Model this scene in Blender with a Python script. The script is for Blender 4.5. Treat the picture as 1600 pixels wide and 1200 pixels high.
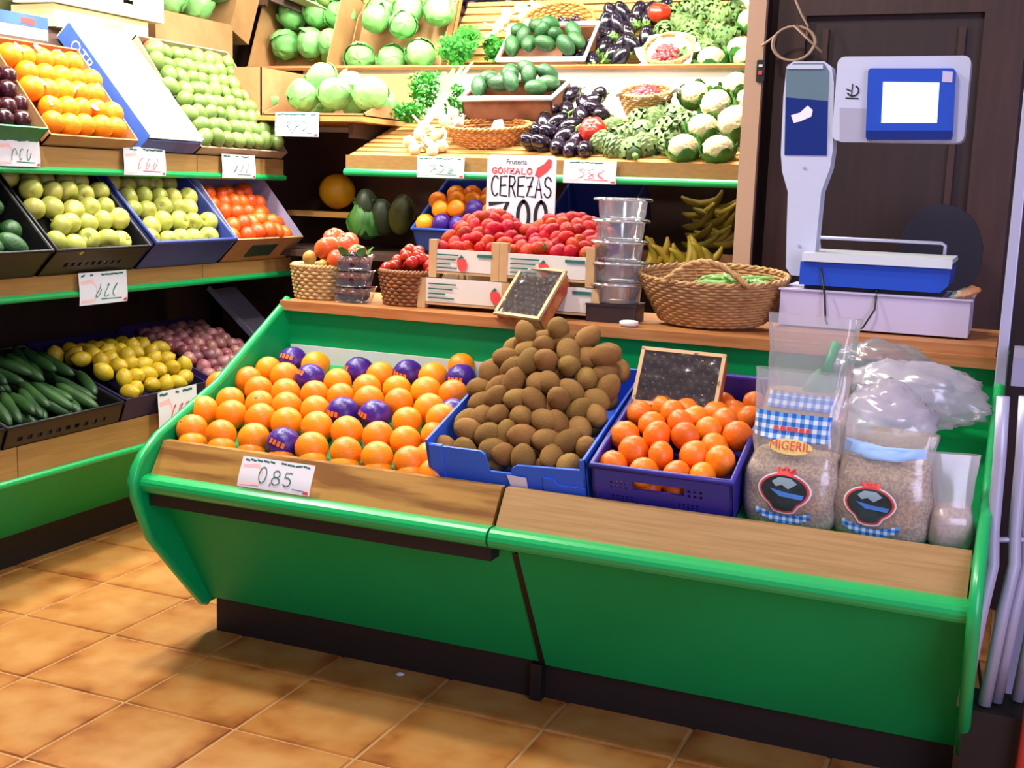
import bpy, math, random
import numpy as np
from mathutils import Matrix, Vector, Euler, noise

for o in list(bpy.data.objects):
    bpy.data.objects.remove(o, do_unlink=True)
SC = bpy.context.scene
COL = SC.collection
rnd = random.Random(7)

# ------------------------------------------------------------------ camera
YAW, PITCH, ROLL, FPX = 0.39703, 0.165258, -0.034046, 1869.3815
EYE = Vector((0, 0, 1.3))
_f = Vector((-math.sin(YAW)*math.cos(PITCH), math.cos(YAW)*math.cos(PITCH), -math.sin(PITCH)))
_r0 = Vector((math.cos(YAW), math.sin(YAW), 0))
_d0 = _f.cross(_r0)
_r = _r0*math.cos(ROLL) + _d0*math.sin(ROLL)
_d = -_r0*math.sin(ROLL) + _d0*math.cos(ROLL)
cam = bpy.data.cameras.new('camera')
cam.sensor_width = 36.0
cam.lens = FPX/1600*36.0
cam_o = bpy.data.objects.new('camera', cam)
COL.objects.link(cam_o)
cam_o.matrix_world = Matrix(((_r.x, -_d.x, -_f.x, 0), (_r.y, -_d.y, -_f.y, 0), (_r.z, -_d.z, -_f.z, 1.3), (0, 0, 0, 1)))
cam.clip_start = 0.05
SC.camera = cam_o

def ray(px, py):
    return _r*(px-800) + _d*(py-600) + _f*FPX
def onX(px, py, v):
    k = ray(px, py); return EYE + k*((v-EYE.x)/k.x)
def onY(px, py, v):
    k = ray(px, py); return EYE + k*((v-EYE.y)/k.y)
def onZ(px, py, v):
    k = ray(px, py); return EYE + k*((v-EYE.z)/k.z)
def onP(px, py, p0, n):
    k = ray(px, py); p0 = Vector(p0); n = Vector(n)
    return EYE + k*((p0-EYE).dot(n)/k.dot(n))

# ------------------------------------------------------------------ light
SC.view_settings.view_transform = 'Standard'
SC.view_settings.look = 'None'
SC.view_settings.exposure = 0.0
SC.view_settings.gamma = 1.0
SC.view_settings.use_curve_mapping = False
W = bpy.data.worlds.new('daylight'); SC.world = W; W.use_nodes = True
W.node_tree.nodes['Background'].inputs[0].default_value = (0.70, 0.70, 1.0, 1)
W.node_tree.nodes['Background'].inputs[1].default_value = 0.33

def area(name, loc, rot, sx, sy, power, color):
    l = bpy.data.lights.new(name, 'AREA'); l.shape = 'RECTANGLE'; l.size = sx; l.size_y = sy
    l.energy = power; l.color = color
    o = bpy.data.objects.new(name, l); COL.objects.link(o); o.location = loc; o.rotation_euler = rot
    o['kind'] = 'helper'
    return o
# fluorescent tubes over the back display and over the left shelving (above the frame)
area('tube_light_back', (-1.62, 4.10, 2.36), (math.radians(14), 0, 0), 1.7, 0.10, 74, (1.0, 0.99, 0.90))
area('tube_light_side', (-2.74, 3.35, 2.40), (0, math.radians(-10), 0), 0.10, 1.9, 66, (1.0, 0.98, 0.90))
# ceiling lamps over the shop floor and the counter
area('ceiling_lamp', (-2.1, 2.42, 2.95), (0, 0, 0), 0.22, 0.22, 50, (1.0, 0.95, 0.84))
area('ceiling_lamp', (-0.9, 1.75, 2.95), (0, 0, 0), 0.3, 0.3, 34, (1.0, 0.95, 0.86))
# daylight from the open shop door on the right
area('door_daylight', (1.35, 0.75, 1.55), (math.radians(78), 0, math.radians(38)), 1.2, 1.9, 48, (0.70, 0.67, 1.0))

# ------------------------------------------------------------------ materials
def lin(c):
    c = c/255.0
    return c/12.92 if c <= 0.04045 else ((c+0.055)/1.055)**2.4
def rgb(c):
    return (lin(c[0]), lin(c[1]), lin(c[2]), 1)
MATS = {}
def mat(name, c, rough=0.6, c2=None, scale=8.0, rand=0.0, bump=0.0, bscale=60.0, metal=0.0, stretch=None, spec=0.5, thr=(0.35, 0.65), coat=0.0, sheen=0.0):
    """plain / two-tone noise material with per-object variation and fine relief"""
    if name in MATS: return MATS[name]
    m = bpy.data.materials.new(name); m.use_nodes = True
    nt = m.node_tree; N = nt.nodes; L = nt.links
    b = N['Principled BSDF']
    b.inputs['Roughness'].default_value = rough
    b.inputs['Metallic'].default_value = metal
    b.inputs['Specular IOR Level'].default_value = spec
    b.inputs['Coat Weight'].default_value = coat
    tc = N.new('ShaderNodeTexCoord'); mp = N.new('ShaderNodeMapping')
    L.new(tc.outputs['Object'], mp.inputs[0])
    if stretch: mp.inputs['Scale'].default_value = stretch
    oi = N.new('ShaderNodeObjectInfo')
    if rand > 0 or c2 is not None:
        mu = N.new('ShaderNodeVectorMath'); mu.operation = 'ADD'
        sc = N.new('ShaderNodeMath'); sc.operation = 'MULTIPLY'; sc.inputs[1].default_value = 37.0
        L.new(oi.outputs['Random'], sc.inputs[0]); L.new(mp.outputs[0], mu.inputs[0]); L.new(sc.outputs[0], mu.inputs[1])
        vec = mu.outputs[0]
    else:
        vec = mp.outputs[0]
    col = None
    if c2 is not None:
        nz = N.new('ShaderNodeTexNoise'); nz.inputs['Scale'].default_value = scale; nz.inputs['Detail'].default_value = 4
        L.new(vec, nz.inputs['Vector'])
        cr = N.new('ShaderNodeValToRGB')
        cr.color_ramp.elements[0].position = thr[0]; cr.color_ramp.elements[1].position = thr[1]
        cr.color_ramp.elements[0].color = rgb(c); cr.color_ramp.elements[1].color = rgb(c2)
        L.new(nz.outputs['Fac'], cr.inputs[0]); col = cr.outputs[0]
    if rand > 0:
        hs = N.new('ShaderNodeHueSaturation')
        mr = N.new('ShaderNodeMapRange'); mr.inputs['To Min'].default_value = 1-rand; mr.inputs['To Max'].default_value = 1+rand
        L.new(oi.outputs['Random'], mr.inputs['Value']); L.new(mr.outputs[0], hs.inputs['Value'])
        mh = N.new('ShaderNodeMapRange'); mh.inputs['To Min'].default_value = 0.5-rand*0.06; mh.inputs['To Max'].default_value = 0.5+rand*0.06
        fr = N.new('ShaderNodeMath'); fr.operation = 'FRACT'; m7 = N.new('ShaderNodeMath'); m7.operation = 'MULTIPLY'; m7.inputs[1].default_value = 7.3
        L.new(oi.outputs['Random'], m7.inputs[0]); L.new(m7.outputs[0], fr.inputs[0]); L.new(fr.outputs[0], mh.inputs['Value']); L.new(mh.outputs[0], hs.inputs['Hue'])
        if col: L.new(col, hs.inputs['Color'])
        else: hs.inputs['Color'].default_value = rgb(c)
        col = hs.outputs[0]
    if col: L.new(col, b.inputs['Base Color'])
    else: b.inputs['Base Color'].default_value = rgb(c)
    if bump > 0:
        n2 = N.new('ShaderNodeTexNoise'); n2.inputs['Scale'].default_value = bscale; n2.inputs['Detail'].default_value = 3
        L.new(vec, n2.inputs['Vector'])
        bp = N.new('ShaderNodeBump'); bp.inputs['Strength'].default_value = bump; bp.inputs['Distance'].default_value = 0.004
        L.new(n2.outputs['Fac'], bp.inputs['Height']); L.new(bp.outputs[0], b.inputs['Normal'])
    MATS[name] = m
    return m
def emit(name, c, s):
    m = bpy.data.materials.new(name); m.use_nodes = True
    b = m.node_tree.nodes['Principled BSDF']
    b.inputs['Base Color'].default_value = (0, 0, 0, 1)
    b.inputs['Emission Color'].default_value = rgb(c); b.inputs['Emission Strength'].default_value = s
    return m
def film(name, c, clear, gloss=0.25, rough=0.12):
    """thin clear plastic: see-through, a milky share and a gloss"""
    m = bpy.data.materials.new(name); m.use_nodes = True
    nt = m.node_tree; N = nt.nodes; L = nt.links
    for n in list(N): N.remove(n)
    out = N.new('ShaderNodeOutputMaterial')
    tr = N.new('ShaderNodeBsdfTransparent'); tr.inputs[0].default_value = (0.96, 0.96, 0.98, 1)
    df = N.new('ShaderNodeBsdfDiffuse'); df.inputs[0].default_value = rgb(c)
    tl = N.new('ShaderNodeBsdfTranslucent'); tl.inputs[0].default_value = rgb(c)
    gl = N.new('ShaderNodeBsdfGlossy'); gl.inputs['Roughness'].default_value = rough
    m0 = N.new('ShaderNodeMixShader'); m0.inputs[0].default_value = 0.4
    L.new(df.outputs[0], m0.inputs[1]); L.new(tl.outputs[0], m0.inputs[2])
    m1 = N.new('ShaderNodeMixShader'); m1.inputs[0].default_value = clear
    L.new(m0.outputs[0], m1.inputs[1]); L.new(tr.outputs[0], m1.inputs[2])
    m2 = N.new('ShaderNodeMixShader')
    lw = N.new('ShaderNodeLayerWeight'); lw.inputs[0].default_value = 0.35
    mu = N.new('ShaderNodeMath'); mu.operation = 'MULTIPLY_ADD'; mu.inputs[1].default_value = gloss*1.6; mu.inputs[2].default_value = gloss*0.25
    L.new(lw.outputs['Fresnel'], mu.inputs[0]); L.new(mu.outputs[0], m2.inputs[0])
    L.new(m1.outputs[0], m2.inputs[1]); L.new(gl.outputs[0], m2.inputs[2]); L.new(m2.outputs[0], out.inputs[0])
    return m

GREEN = mat('green_laminate', (0, 164, 88), 0.5, c2=(0, 156, 81), scale=3, spec=0.3)
GREEN_EDGE = mat('green_edging', (20, 172, 92), 0.28, spec=0.6)
PLY = mat('pine_plywood', (172, 126, 62), 0.5, c2=(126, 80, 34), scale=3.2, stretch=(1.1, 9, 9), thr=(0.42, 0.62), spec=0.3)
BEECH = mat('beech_ledge', (176, 138, 90), 0.5, c2=(162, 122, 74), scale=9, stretch=(0.6, 14, 14), spec=0.3)
BOARD = mat('warm_board', (190, 128, 78), 0.5, c2=(168, 106, 58), scale=8, stretch=(0.7, 10, 10), spec=0.3)
FASCIA = mat('tan_fascia', (164, 124, 70), 0.55, c2=(152, 112, 62), scale=9, stretch=(3, 0.7, 10), spec=0.3)
DARKKICK = mat('dark_kickboard', (30, 19, 19), 0.6)
DARKWOOD = mat('dark_wood', (48, 24, 28), 0.5, c2=(40, 19, 23), scale=6, stretch=(8, 8, 0.8))
BROWN = mat('brown_backboard', (74, 46, 34), 0.7, c2=(62, 38, 28), scale=5)
SLAT = mat('slat_pine', (200, 150, 82), 0.5, c2=(184, 130, 66), scale=8, stretch=(0.8, 10, 10))
WHITEBOARD = mat('white_backboard', (236, 232, 216), 0.5)
WHITE = mat('white_card', (222, 220, 216), 0.6)
PAPER = mat('tag_paper', (232, 230, 240), 0.6, spec=0.3)
CARD = mat('cardboard', (178, 128, 84), 0.8, c2=(168, 118, 74), scale=14)
INK_G = mat('green_ink', (24, 130, 100), 0.7)
INK_DG = mat('teal_ink', (40, 104, 92), 0.7)
INK_R = mat('red_ink', (226, 72, 72), 0.7)
INK_P = mat('pink_wash_ink', (246, 196, 196), 0.7)
INK_K = mat('black_ink', (22, 22, 26), 0.7)
INK_B = mat('blue_ink', (70, 130, 214), 0.7)
INK_Y = mat('yellow_ink', (236, 214, 130), 0.7)
BLACKP = mat('black_plastic', (22, 20, 22), 0.45)
STEEL = mat('brushed_steel', (200, 202, 210), 0.28, metal=1.0)
TUBEGREY = mat('grey_tube', (184, 182, 208), 0.4, metal=0.25)
WICKER = mat('wicker', (196, 152, 98), 0.6, c2=(168, 120, 70), scale=30)
WICKER_D = mat('brown_wicker', (150, 96, 52), 0.6, c2=(120, 72, 36), scale=30)

# ------------------------------------------------------------------ mesh collecting
class MB:
    def __init__(s): s.v = []; s.f = []
    def add(s, vs, fs):
        k = len(s.v); s.v += [tuple(v) for v in vs]; s.f += [tuple(i+k for i in q) for q in fs]; return s
    def box(s, x0, x1, y0, y1, z0, z1, M=None):
        vs = [Vector((x, y, z)) for x in (x0, x1) for y in (y0, y1) for z in (z0, z1)]
        if M is not None: vs = [M @ v for v in vs]
        return s.add(vs, [(0, 1, 3, 2), (4, 6, 7, 5), (0, 4, 5, 1), (2, 3, 7, 6), (0, 2, 6, 4), (1, 5, 7, 3)])
    def tube(s, pts, r, n=8, closed=False, caps=True):
        pts = [Vector(p) for p in pts]; m = len(pts)
        rs = r if isinstance(r, (list, tuple)) else [r]*m
        up = None; base = len(s.v); rings = []
        for i, p in enumerate(pts):
            a = pts[(i-1) % m] if (closed or i > 0) else p
            b = pts[(i+1) % m] if (closed or i < m-1) else p
            t = (b-a).normalized()
            if up is None:
                up = Vector((0, 0, 1)) if abs(t.z) < 0.9 else Vector((1, 0, 0))
            x = t.cross(up).normalized(); y = x.cross(t).normalized(); up = y
            rings.append([p + (x*math.cos(2*math.pi*k/n) + y*math.sin(2*math.pi*k/n))*rs[i] for k in range(n)])
        vs = [v for q in rings for v in q]; fs = []
        for i in range(m if closed else m-1):
            j = (i+1) % m
            for k in range(n):
                l = (k+1) % n; fs.append((i*n+k, i*n+l, j*n+l, j*n+k))
        if not closed and caps:
            fs.append(tuple(range(n))[::-1]); fs.append(tuple((m-1)*n+k for k in range(n)))
        return s.add(vs, fs)
    def lathe(s, prof, n=24, M=None, wob=None):
        """profile of (radius, z); closed at radius 0"""
        vs = []; fs = []; idx = []
        for r, z in prof:
            if r <= 1e-6: idx.append([len(vs)]); vs.append(Vector((0, 0, z)))
            else:
                row = []
                for k in range(n):
                    a = 2*math.pi*k/n; q = r*(wob(a, z) if wob else 1); row.append(len(vs)); vs.append(Vector((q*math.cos(a), q*math.sin(a), z)))
                idx.append(row)
        for a, b in zip(idx, idx[1:]):
            for k in range(n):
                l = (k+1) % n
                if len(a) == 1 and len(b) == 1: continue
                if len(a) == 1: fs.append((a[0], b[l], b[k]))
                elif len(b) == 1: fs.append((a[k], a[l], b[0]))
                else: fs.append((a[k], a[l], b[l], b[k]))
        if M is not None: vs = [M @ v for v in vs]
        return s.add(vs, fs)
    def prism(s, poly, fn, t0, t1):
        """polygon in 2D swept between t0 and t1; fn(a, b, t) -> point"""
        n = len(poly); vs = [fn(a, b, t0) for a, b in poly] + [fn(a, b, t1) for a, b in poly]
        fs = [tuple(range(n))[::-1], tuple(range(n, 2*n))] + [(i, (i+1) % n, n+(i+1) % n, n+i) for i in range(n)]
        return s.add(vs, fs)
    def holed(s, w, h, t, holes, fn):
        """flat panel w x h, thickness t, with rectangular holes; fn(a, b, c) -> point"""
        xs = sorted({0, w} | {q for H in holes for q in H[:2]}); zs = sorted({0, h} | {q for H in holes for q in H[2:]})
        def solid(i, j):
            if not (0 <= i < len(xs)-1 and 0 <= j < len(zs)-1): return False
            x = (xs[i]+xs[i+1])/2; z = (zs[j]+zs[j+1])/2
            return not any(a < x < b and c < z < d for a, b, c, d in holes)
        for i in range(len(xs)-1):
            for j in range(len(zs)-1):
                if not solid(i, j): continue
                a, b, c, d = xs[i], xs[i+1], zs[j], zs[j+1]
                q = [fn(a, c, 0), fn(b, c, 0), fn(b, d, 0), fn(a, d, 0), fn(a, c, t), fn(b, c, t), fn(b, d, t), fn(a, d, t)]
                fs = [(0, 1, 2, 3), (7, 6, 5, 4)]
                if not solid(i, j-1): fs.append((0, 4, 5, 1))
                if not solid(i+1, j): fs.append((1, 5, 6, 2))
                if not solid(i, j+1): fs.append((2, 6, 7, 3))
                if not solid(i-1, j): fs.append((3, 7, 4, 0))
                s.add(q, fs)
        return s
    def ribbon(s, pts, w, fn):
        """flat pen stroke through 2D points; fn(a, b) -> point"""
        m = len(pts)
        vs = []
        for i, p in enumerate(pts):
            a = pts[max(0, i-1)]; b = pts[min(m-1, i+1)]
            d = Vector((b[0]-a[0], b[1]-a[1])); d = d.normalized() if d.length > 1e-9 else Vector((1, 0))
            n = Vector((-d.y, d.x))*w/2
            e = d*(w/2)*(-1 if i == 0 else (1 if i == m-1 else 0))
            vs += [fn(p[0]+n.x+e.x, p[1]+n.y+e.y), fn(p[0]-n.x+e.x, p[1]-n.y+e.y)]
        return s.add(vs, [(2*i, 2*i+1, 2*i+3, 2*i+2) for i in range(m-1)])
    def poly(s, pts, fn):
        return s.add([fn(a, b) for a, b in pts], [tuple(range(len(pts)))])
    def mesh(s, name, smooth=False):
        me = bpy.data.meshes.new(name); me.from_pydata(s.v, [], s.f); me.update()
        if smooth:
            for q in me.polygons: q.use_smooth = True
        return me
    def build(s, name, m, parent=None, smooth=False, M=None):
        return put(name, s.mesh(name, smooth), m, parent, M)

MCACHE = {}
def put(name, me, m, parent=None, M=None):
    if m is not None:
        if not me.materials: me.materials.append(m)
        elif me.materials[0] != m:
            key = (me.name, m.name)
            if key not in MCACHE:
                c = me.copy(); c.materials.clear(); c.materials.append(m); MCACHE[key] = c
            me = MCACHE[key]
    o = bpy.data.objects.new(name, me); COL.objects.link(o)
    if M is not None: o.matrix_local = M
    if parent is not None: o.parent = parent
    return o
def tag(o, label, cat, group=None, kind=None):
    o['label'] = label; o['category'] = cat
    if group: o['group'] = group
    if kind: o['kind'] = kind
    return o
def thing(name, label, cat, M=None, group=None):
    o = bpy.data.objects.new(name, None); COL.objects.link(o)
    o.empty_display_size = 0.05
    if M is not None: o.matrix_local = M
    return tag(o, label, cat, group)
def struct(o):
    o['kind'] = 'structure'; return o
def dup(src, M, label=None):
    kids = [c for c in bpy.data.objects if c.parent == src]
    r = src.copy(); COL.objects.link(r); r.matrix_local = M
    if label: r['label'] = label
    for c in kids:
        k = c.copy(); COL.objects.link(k); k.parent = r
        for g in [x for x in bpy.data.objects if x.parent == c]:
            h = g.copy(); COL.objects.link(h); h.parent = k
    return r
def frame(o, u, v):
    u = Vector(u).normalized(); v = Vector(v).normalized(); w = u.cross(v)
    return Matrix(((u.x, v.x, w.x, o[0]), (u.y, v.y, w.y, o[1]), (u.z, v.z, w.z, o[2]), (0, 0, 0, 1)))
def T(x, y, z, rx=0, ry=0, rz=0, s=1.0):
    return Matrix.Translation((x, y, z)) @ Euler((rx, ry, rz)).to_matrix().to_4x4() @ Matrix.Scale(s, 4)
def spin(p, s=1.0, full=True, R=None):
    R = R or rnd
    e = Euler((R.uniform(-3.1, 3.1), R.uniform(-3.1, 3.1), R.uniform(-3.1, 3.1))) if full else Euler((R.uniform(-.4, .4), R.uniform(-.4, .4), R.uniform(-3.1, 3.1)))
    return Matrix.Translation(p) @ e.to_matrix().to_4x4() @ Matrix.Scale(s*R.uniform(.95, 1.05), 4)
def backframe(x, y, z, deg):     # u to the right, v to the back and up
    a = math.radians(deg); return frame((x, y, z), (1, 0, 0), (0, math.cos(a), math.sin(a)))
def leftframe(x, y, z, deg):     # u along the left shelving, v towards its back and up
    a = math.radians(deg); return frame((x, y, z), (0, 1, 0), (-math.cos(a), 0, math.sin(a)))

def globe(rx, ry, rz, n=20, m=12, f=None, name='fruit'):
    b = MB(); vs = []; fs = []
    for j in range(m+1):
        t = math.pi*j/m
        if j in (0, m):
            d = Vector((0, 0, 1 if j == 0 else -1)); k = f(d) if f else 1
            vs.append(Vector((0, 0, d.z*rz*k))); continue
        for i in range(n):
            a = 2*math.pi*i/n; d = Vector((math.sin(t)*math.cos(a), math.sin(t)*math.sin(a), math.cos(t)))
            k = f(d) if f else 1
            vs.append(Vector((d.x*rx*k, d.y*ry*k, d.z*rz*k)))
    for i in range(n):
        l = (i+1) % n; fs.append((0, 1+i, 1+l)); e = 1+(m-2)*n; fs.append((len(vs)-1, e+l, e+i))
        for j in range(m-2): fs.append((1+j*n+i, 1+(j+1)*n+i, 1+(j+1)*n+l, 1+j*n+l))
    b.add(vs, fs)
    return b.mesh(name, True)
HR = []      # row and place of each position of the last heap
ORD = ('first', 'second', 'third', 'fourth', 'fifth', 'sixth', 'seventh', 'eighth', 'ninth', 'tenth', 'eleventh', 'twelfth')
def heap(w, d, hf, sp, seed=1, jit=.12, inset=.5):
    """packed positions over a bed w x d, height hf(a, b) with a, b in 0..1"""
    R = random.Random(seed); out = []; j = 0; v = sp*inset; HR.clear()
    while v <= d-sp*inset+1e-6:
        nc = max(1, int((w-2*sp*inset)/sp+1e-6)+1); s2 = (w-2*sp*inset)/max(1, nc-.5); u = sp*inset + (s2/2 if j % 2 else 0); k = 0
        while k < nc:
            a = u + R.uniform(-jit, jit)*sp; b = v + R.uniform(-jit, jit)*sp
            out.append(Vector((a, b, hf(u/w, v/d) + R.uniform(-jit, jit)*sp*.6))); HR.append((j, k)); u += s2; k += 1
        v += sp*.88; j += 1
    return out
def text_mesh(txt, size, name='lettering'):
    c = bpy.data.curves.new('t', 'FONT'); c.body = txt; c.size = size; c.align_x = 'CENTER'; c.align_y = 'CENTER'; c.resolution_u = 2
    o = bpy.data.objects.new('t', c); COL.objects.link(o)
    dg = bpy.context.evaluated_depsgraph_get(); me = bpy.data.meshes.new_from_object(o.evaluated_get(dg)); me.name = name
    bpy.data.objects.remove(o); bpy.data.curves.remove(c)
    return me
def arc(cx, cy, rx, ry, a0, a1, n=10):
    return [(cx+rx*math.cos(math.radians(a0+(a1-a0)*i/n)), cy+ry*math.sin(math.radians(a0+(a1-a0)*i/n))) for i in range(n+1)]
GLY = {
 'C': [arc(.55, .5, .5, .5, 50, 310)], 'E': [[(.9, 1), (.1, .97), (.05, .03), (.9, 0)], [(.08, .52), (.75, .55)]],
 'R': [[(.1, 0), (.1, 1)], [(.1, 1), (.7, .98), (.85, .75), (.6, .52), (.1, .5)], [(.45, .5), (.9, 0)]],
 'Z': [[(.05, .95), (.9, 1), (.1, .03), (.95, .02)], [(.25, .5), (.7, .52)]], 'A': [[(.05, 0), (.45, 1), (.9, 0)], [(.2, .38), (.75, .38)]],
 'S': [arc(.5, .75, .4, .25, 20, 270, 8) + arc(.5, .25, .42, .25, 90, -160, 8)],
 '0': [arc(.5, .5, .36, .5, 90, 450, 18)], '7': [[(.0, .92), (.95, 1), (.3, 0)], [(.2, .48), (.75, .55)]],
 '8': [arc(.5, .76, .3, .24, 270, 630, 12), arc(.5, .26, .38, .27, 90, 450, 12)], '5': [[(.85, 1), (.25, .98), (.2, .58)] + arc(.45, .32, .4, .32, 110, -140, 9)],
 ',': [[(.5, .1), (.35, -.15)]], 'G': [arc(.55, .5, .48, .5, 50, 330) + [(.95, .45), (.6, .45)]], 'O': [arc(.5, .5, .45, .5, 90, 450, 14)],
 'N': [[(.1, 0), (.1, 1), (.85, 0), (.85, 1)]], 'L': [[(.15, 1), (.12, 0), (.85, .02)]], '2': [arc(.5, .7, .38, .3, 160, -20, 8) + [(.1, 0), (.95, .02)]],
}
def lettering(mb, txt, x, z, cw, ch, pen, fn, gap=.18, slant=0.0):
    for c in txt:
        ww = cw*(.45 if c == ',' else 1)
        for st in GLY.get(c, []):
            mb.ribbon([(x+a*ww+slant*b*ch, z+b*ch) for a, b in st], pen, fn)
        x += ww+cw*gap
    return x
# ------------------------------------------------------------------ the room
GROUT = mat('grout', (180, 138, 90), 0.8)
def tile_material():
    m = bpy.data.materials.new('terracotta_tile'); m.use_nodes = True
    nt = m.node_tree; N = nt.nodes; L = nt.links; b = N['Principled BSDF']
    b.inputs['Roughness'].default_value = 0.42; b.inputs['Specular IOR Level'].default_value = 0.35
    tc = N.new('ShaderNodeTexCoord'); oi = N.new('ShaderNodeObjectInfo')
    sc = N.new('ShaderNodeMath'); sc.operation = 'MULTIPLY'; sc.inputs[1].default_value = 51.0
    L.new(oi.outputs['Random'], sc.inputs[0])
    ad = N.new('ShaderNodeVectorMath'); ad.operation = 'ADD'; L.new(tc.outputs['Object'], ad.inputs[0]); L.new(sc.outputs[0], ad.inputs[1])
    # reddish glaze pooling near the tile's own edges, broken by noise
    sx = N.new('ShaderNodeSeparateXYZ'); L.new(tc.outputs['Object'], sx.inputs[0])
    ax = N.new('ShaderNodeMath'); ax.operation = 'ABSOLUTE'; L.new(sx.outputs[0], ax.inputs[0])
    ay = N.new('ShaderNodeMath'); ay.operation = 'ABSOLUTE'; L.new(sx.outputs[1], ay.inputs[0])
    mx = N.new('ShaderNodeMath'); mx.operation = 'SMOOTH_MAX'; mx.inputs[2].default_value = 0.06; L.new(ax.outputs[0], mx.inputs[0]); L.new(ay.outputs[0], mx.inputs[1])
    e = N.new('ShaderNodeMapRange'); e.inputs['From Min'].default_value = 0.09; e.inputs['From Max'].default_value = 0.18; L.new(mx.outputs[0], e.inputs['Value'])
    nz = N.new('ShaderNodeTexNoise'); nz.inputs['Scale'].default_value = 9; nz.inputs['Detail'].default_value = 5; L.new(ad.outputs[0], nz.inputs['Vector'])
    mul = N.new('ShaderNodeMath'); mul.operation = 'MULTIPLY_ADD'; L.new(e.outputs[0], mul.inputs[0]); mul.inputs[1].default_value = 0.45
    nn = N.new('ShaderNodeMapRange'); nn.inputs['From Min'].default_value = 0.35; nn.inputs['From Max'].default_value = 0.75; nn.inputs['To Max'].default_value = 0.62
    L.new(nz.outputs['Fac'], nn.inputs['Value']); L.new(nn.outputs[0], mul.inputs[2])
    cr = N.new('ShaderNodeValToRGB'); L.new(mul.outputs[0], cr.inputs[0])
    el = cr.color_ramp.elements; el[0].position = 0.1; el[0].color = rgb((188, 134, 74)); el[1].position = 0.85; el[1].color = rgb((140, 76, 30))
    k = el.new(0.5); k.color = rgb((176, 114, 54))
    L.new(cr.outputs[0], b.inputs['Base Color'])
    bp = N.new('ShaderNodeBump'); bp.inputs['Strength'].default_value = 0.25; bp.inputs['Distance'].default_value = 0.004
    L.new(nz.outputs['Fac'], bp.inputs['Height']); L.new(bp.outputs[0], b.inputs['Normal'])
    return m
floor = struct(MB().box(-3.7, 1.7, -0.6, 5.0, -0.05, -0.002).build('floor', GROUT))
TILE = tile_material()
TX, TY = 0.328, 0.331
b = MB(); hx, hy = TX/2-.003, TY/2-.003
b.add([(-hx, -hy, -.003), (hx, -hy, -.003), (hx, hy, -.003), (-hx, hy, -.003), (-hx+.004, -hy+.004, .002), (hx-.004, -hy+.004, .002), (hx-.004, hy-.004, .002), (-hx+.004, hy-.004, .002)],
      [(4, 5, 6, 7), (0, 1, 5, 4), (1, 2, 6, 5), (2, 3, 7, 6), (3, 0, 4, 7)])
tile_me = b.mesh('tile'); tile_me.materials.append(TILE)
for i in range(-5, 12):
    for j in range(-4, 8):
        put('tile', tile_me, TILE, floor, T(-1.942+TX*(i+.5)-.0, 2.216+TY*(j+.5), 0))
WALL_D = mat('dark_wall_paint', (58, 38, 32), 0.8, c2=(50, 33, 28), scale=4)
struct(MB().box(-3.7, 1.7, 4.86, 4.92, 0, 3.1).build('wall_back', WALL_D))
struct(MB().box(-3.66, -3.6, -0.6, 4.86, 0, 3.1).build('wall_left', WALL_D))
CEIL = mat('ceiling_paint', (206, 196, 176), 0.8)
struct(MB().box(-3.7, 1.7, -0.6, 4.92, 3.1, 3.16).build('ceiling', CEIL))
# dark panelled door wall behind the scale
dw = thing('wooden_door', 'dark brown panelled wooden door behind the weighing scale', 'door', T(-.79, 4.02, 0))
MB().box(0, 1.6, 0, .04, 0, 2.6).build('door_leaf', DARKWOOD, dw)
RAILW = mat('dark_wood_moulding', (66, 36, 32), 0.45, c2=(54, 28, 26), scale=6, stretch=(8, 8, 0.8))
for nm, q in (('door_stile', (0.0, .09, -.03, 0, 0, 2.6)), ('door_stile', (.62, .74, -.03, 0, 0, 2.6)), ('door_rail', (.09, .62, -.03, 0, 1.86, 2.02)), ('door_rail', (.09, .62, -.03, 0, .0, .2)),
              ('panel_moulding', (.14, .16, -.018, 0, .25, 1.82)), ('panel_moulding', (.55, .57, -.018, 0, .25, 1.82))):
    MB().box(*q).build(nm, RAILW, dw)

# ------------------------------------------------------------------ the counter
XL, XR = -2.05, -0.005
ctr = thing('display_counter', 'long green sloping display counter with wooden front rail holding oranges and kiwis', 'counter', T(-1.03, 2.7, 0))
def cpart(mb, nm, m, smooth=False):
    return mb.build(nm, m, ctr, smooth, T(1.03, -2.7, 0))
prof = [(3.114, .928), (3.085, .908), (2.758, .715), (2.50, .61), (2.438, .570), (2.412, .54), (2.398, .505), (2.404, .47), (2.425, .42), (2.463, .342), (2.575, .215), (2.680, .098), (2.70, .09), (2.74, .09), (2.78, .14), (3.3, .14), (3.5, .14), (3.5, .90), (3.12, .90)]
for x0, x1 in ((XL-.024, XL), (XR-.026, XR)):
    cpart(MB().prism(prof, lambda a, c, t: Vector((t, a, c)), x0, x1), 'side_panel', GREEN)
    # rounded plastic edging along the front outline
    e = [Vector(((x0+x1)/2, a, c)) for a, c in prof[:13]]
    cpart(MB().tube(e, .0135, 8), 'side_edging', GREEN_EDGE, True)
SEAM = -1.062
def lipprof(x0, x1):
    p = arc(2.437, .497, .026, .024, -90, -270, 8) + [(2.462, .520), (2.462, .475)]
    return MB().prism(p, lambda a, c, t: Vector((t, a, c)), x0, x1)
cpart(lipprof(XL, SEAM-.003), 'front_lip', GREEN_EDGE); cpart(lipprof(SEAM+.003, XR-.026), 'front_lip', GREEN_EDGE)
railp = [(2.449, .515), (2.505, .600), (2.525, .600), (2.50, .55), (2.475, .49), (2.455, .49)]
cpart(MB().prism(railp, lambda a, c, t: Vector((t, a, c)), XL+.003, SEAM-.005), 'front_rail', PLY)
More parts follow.
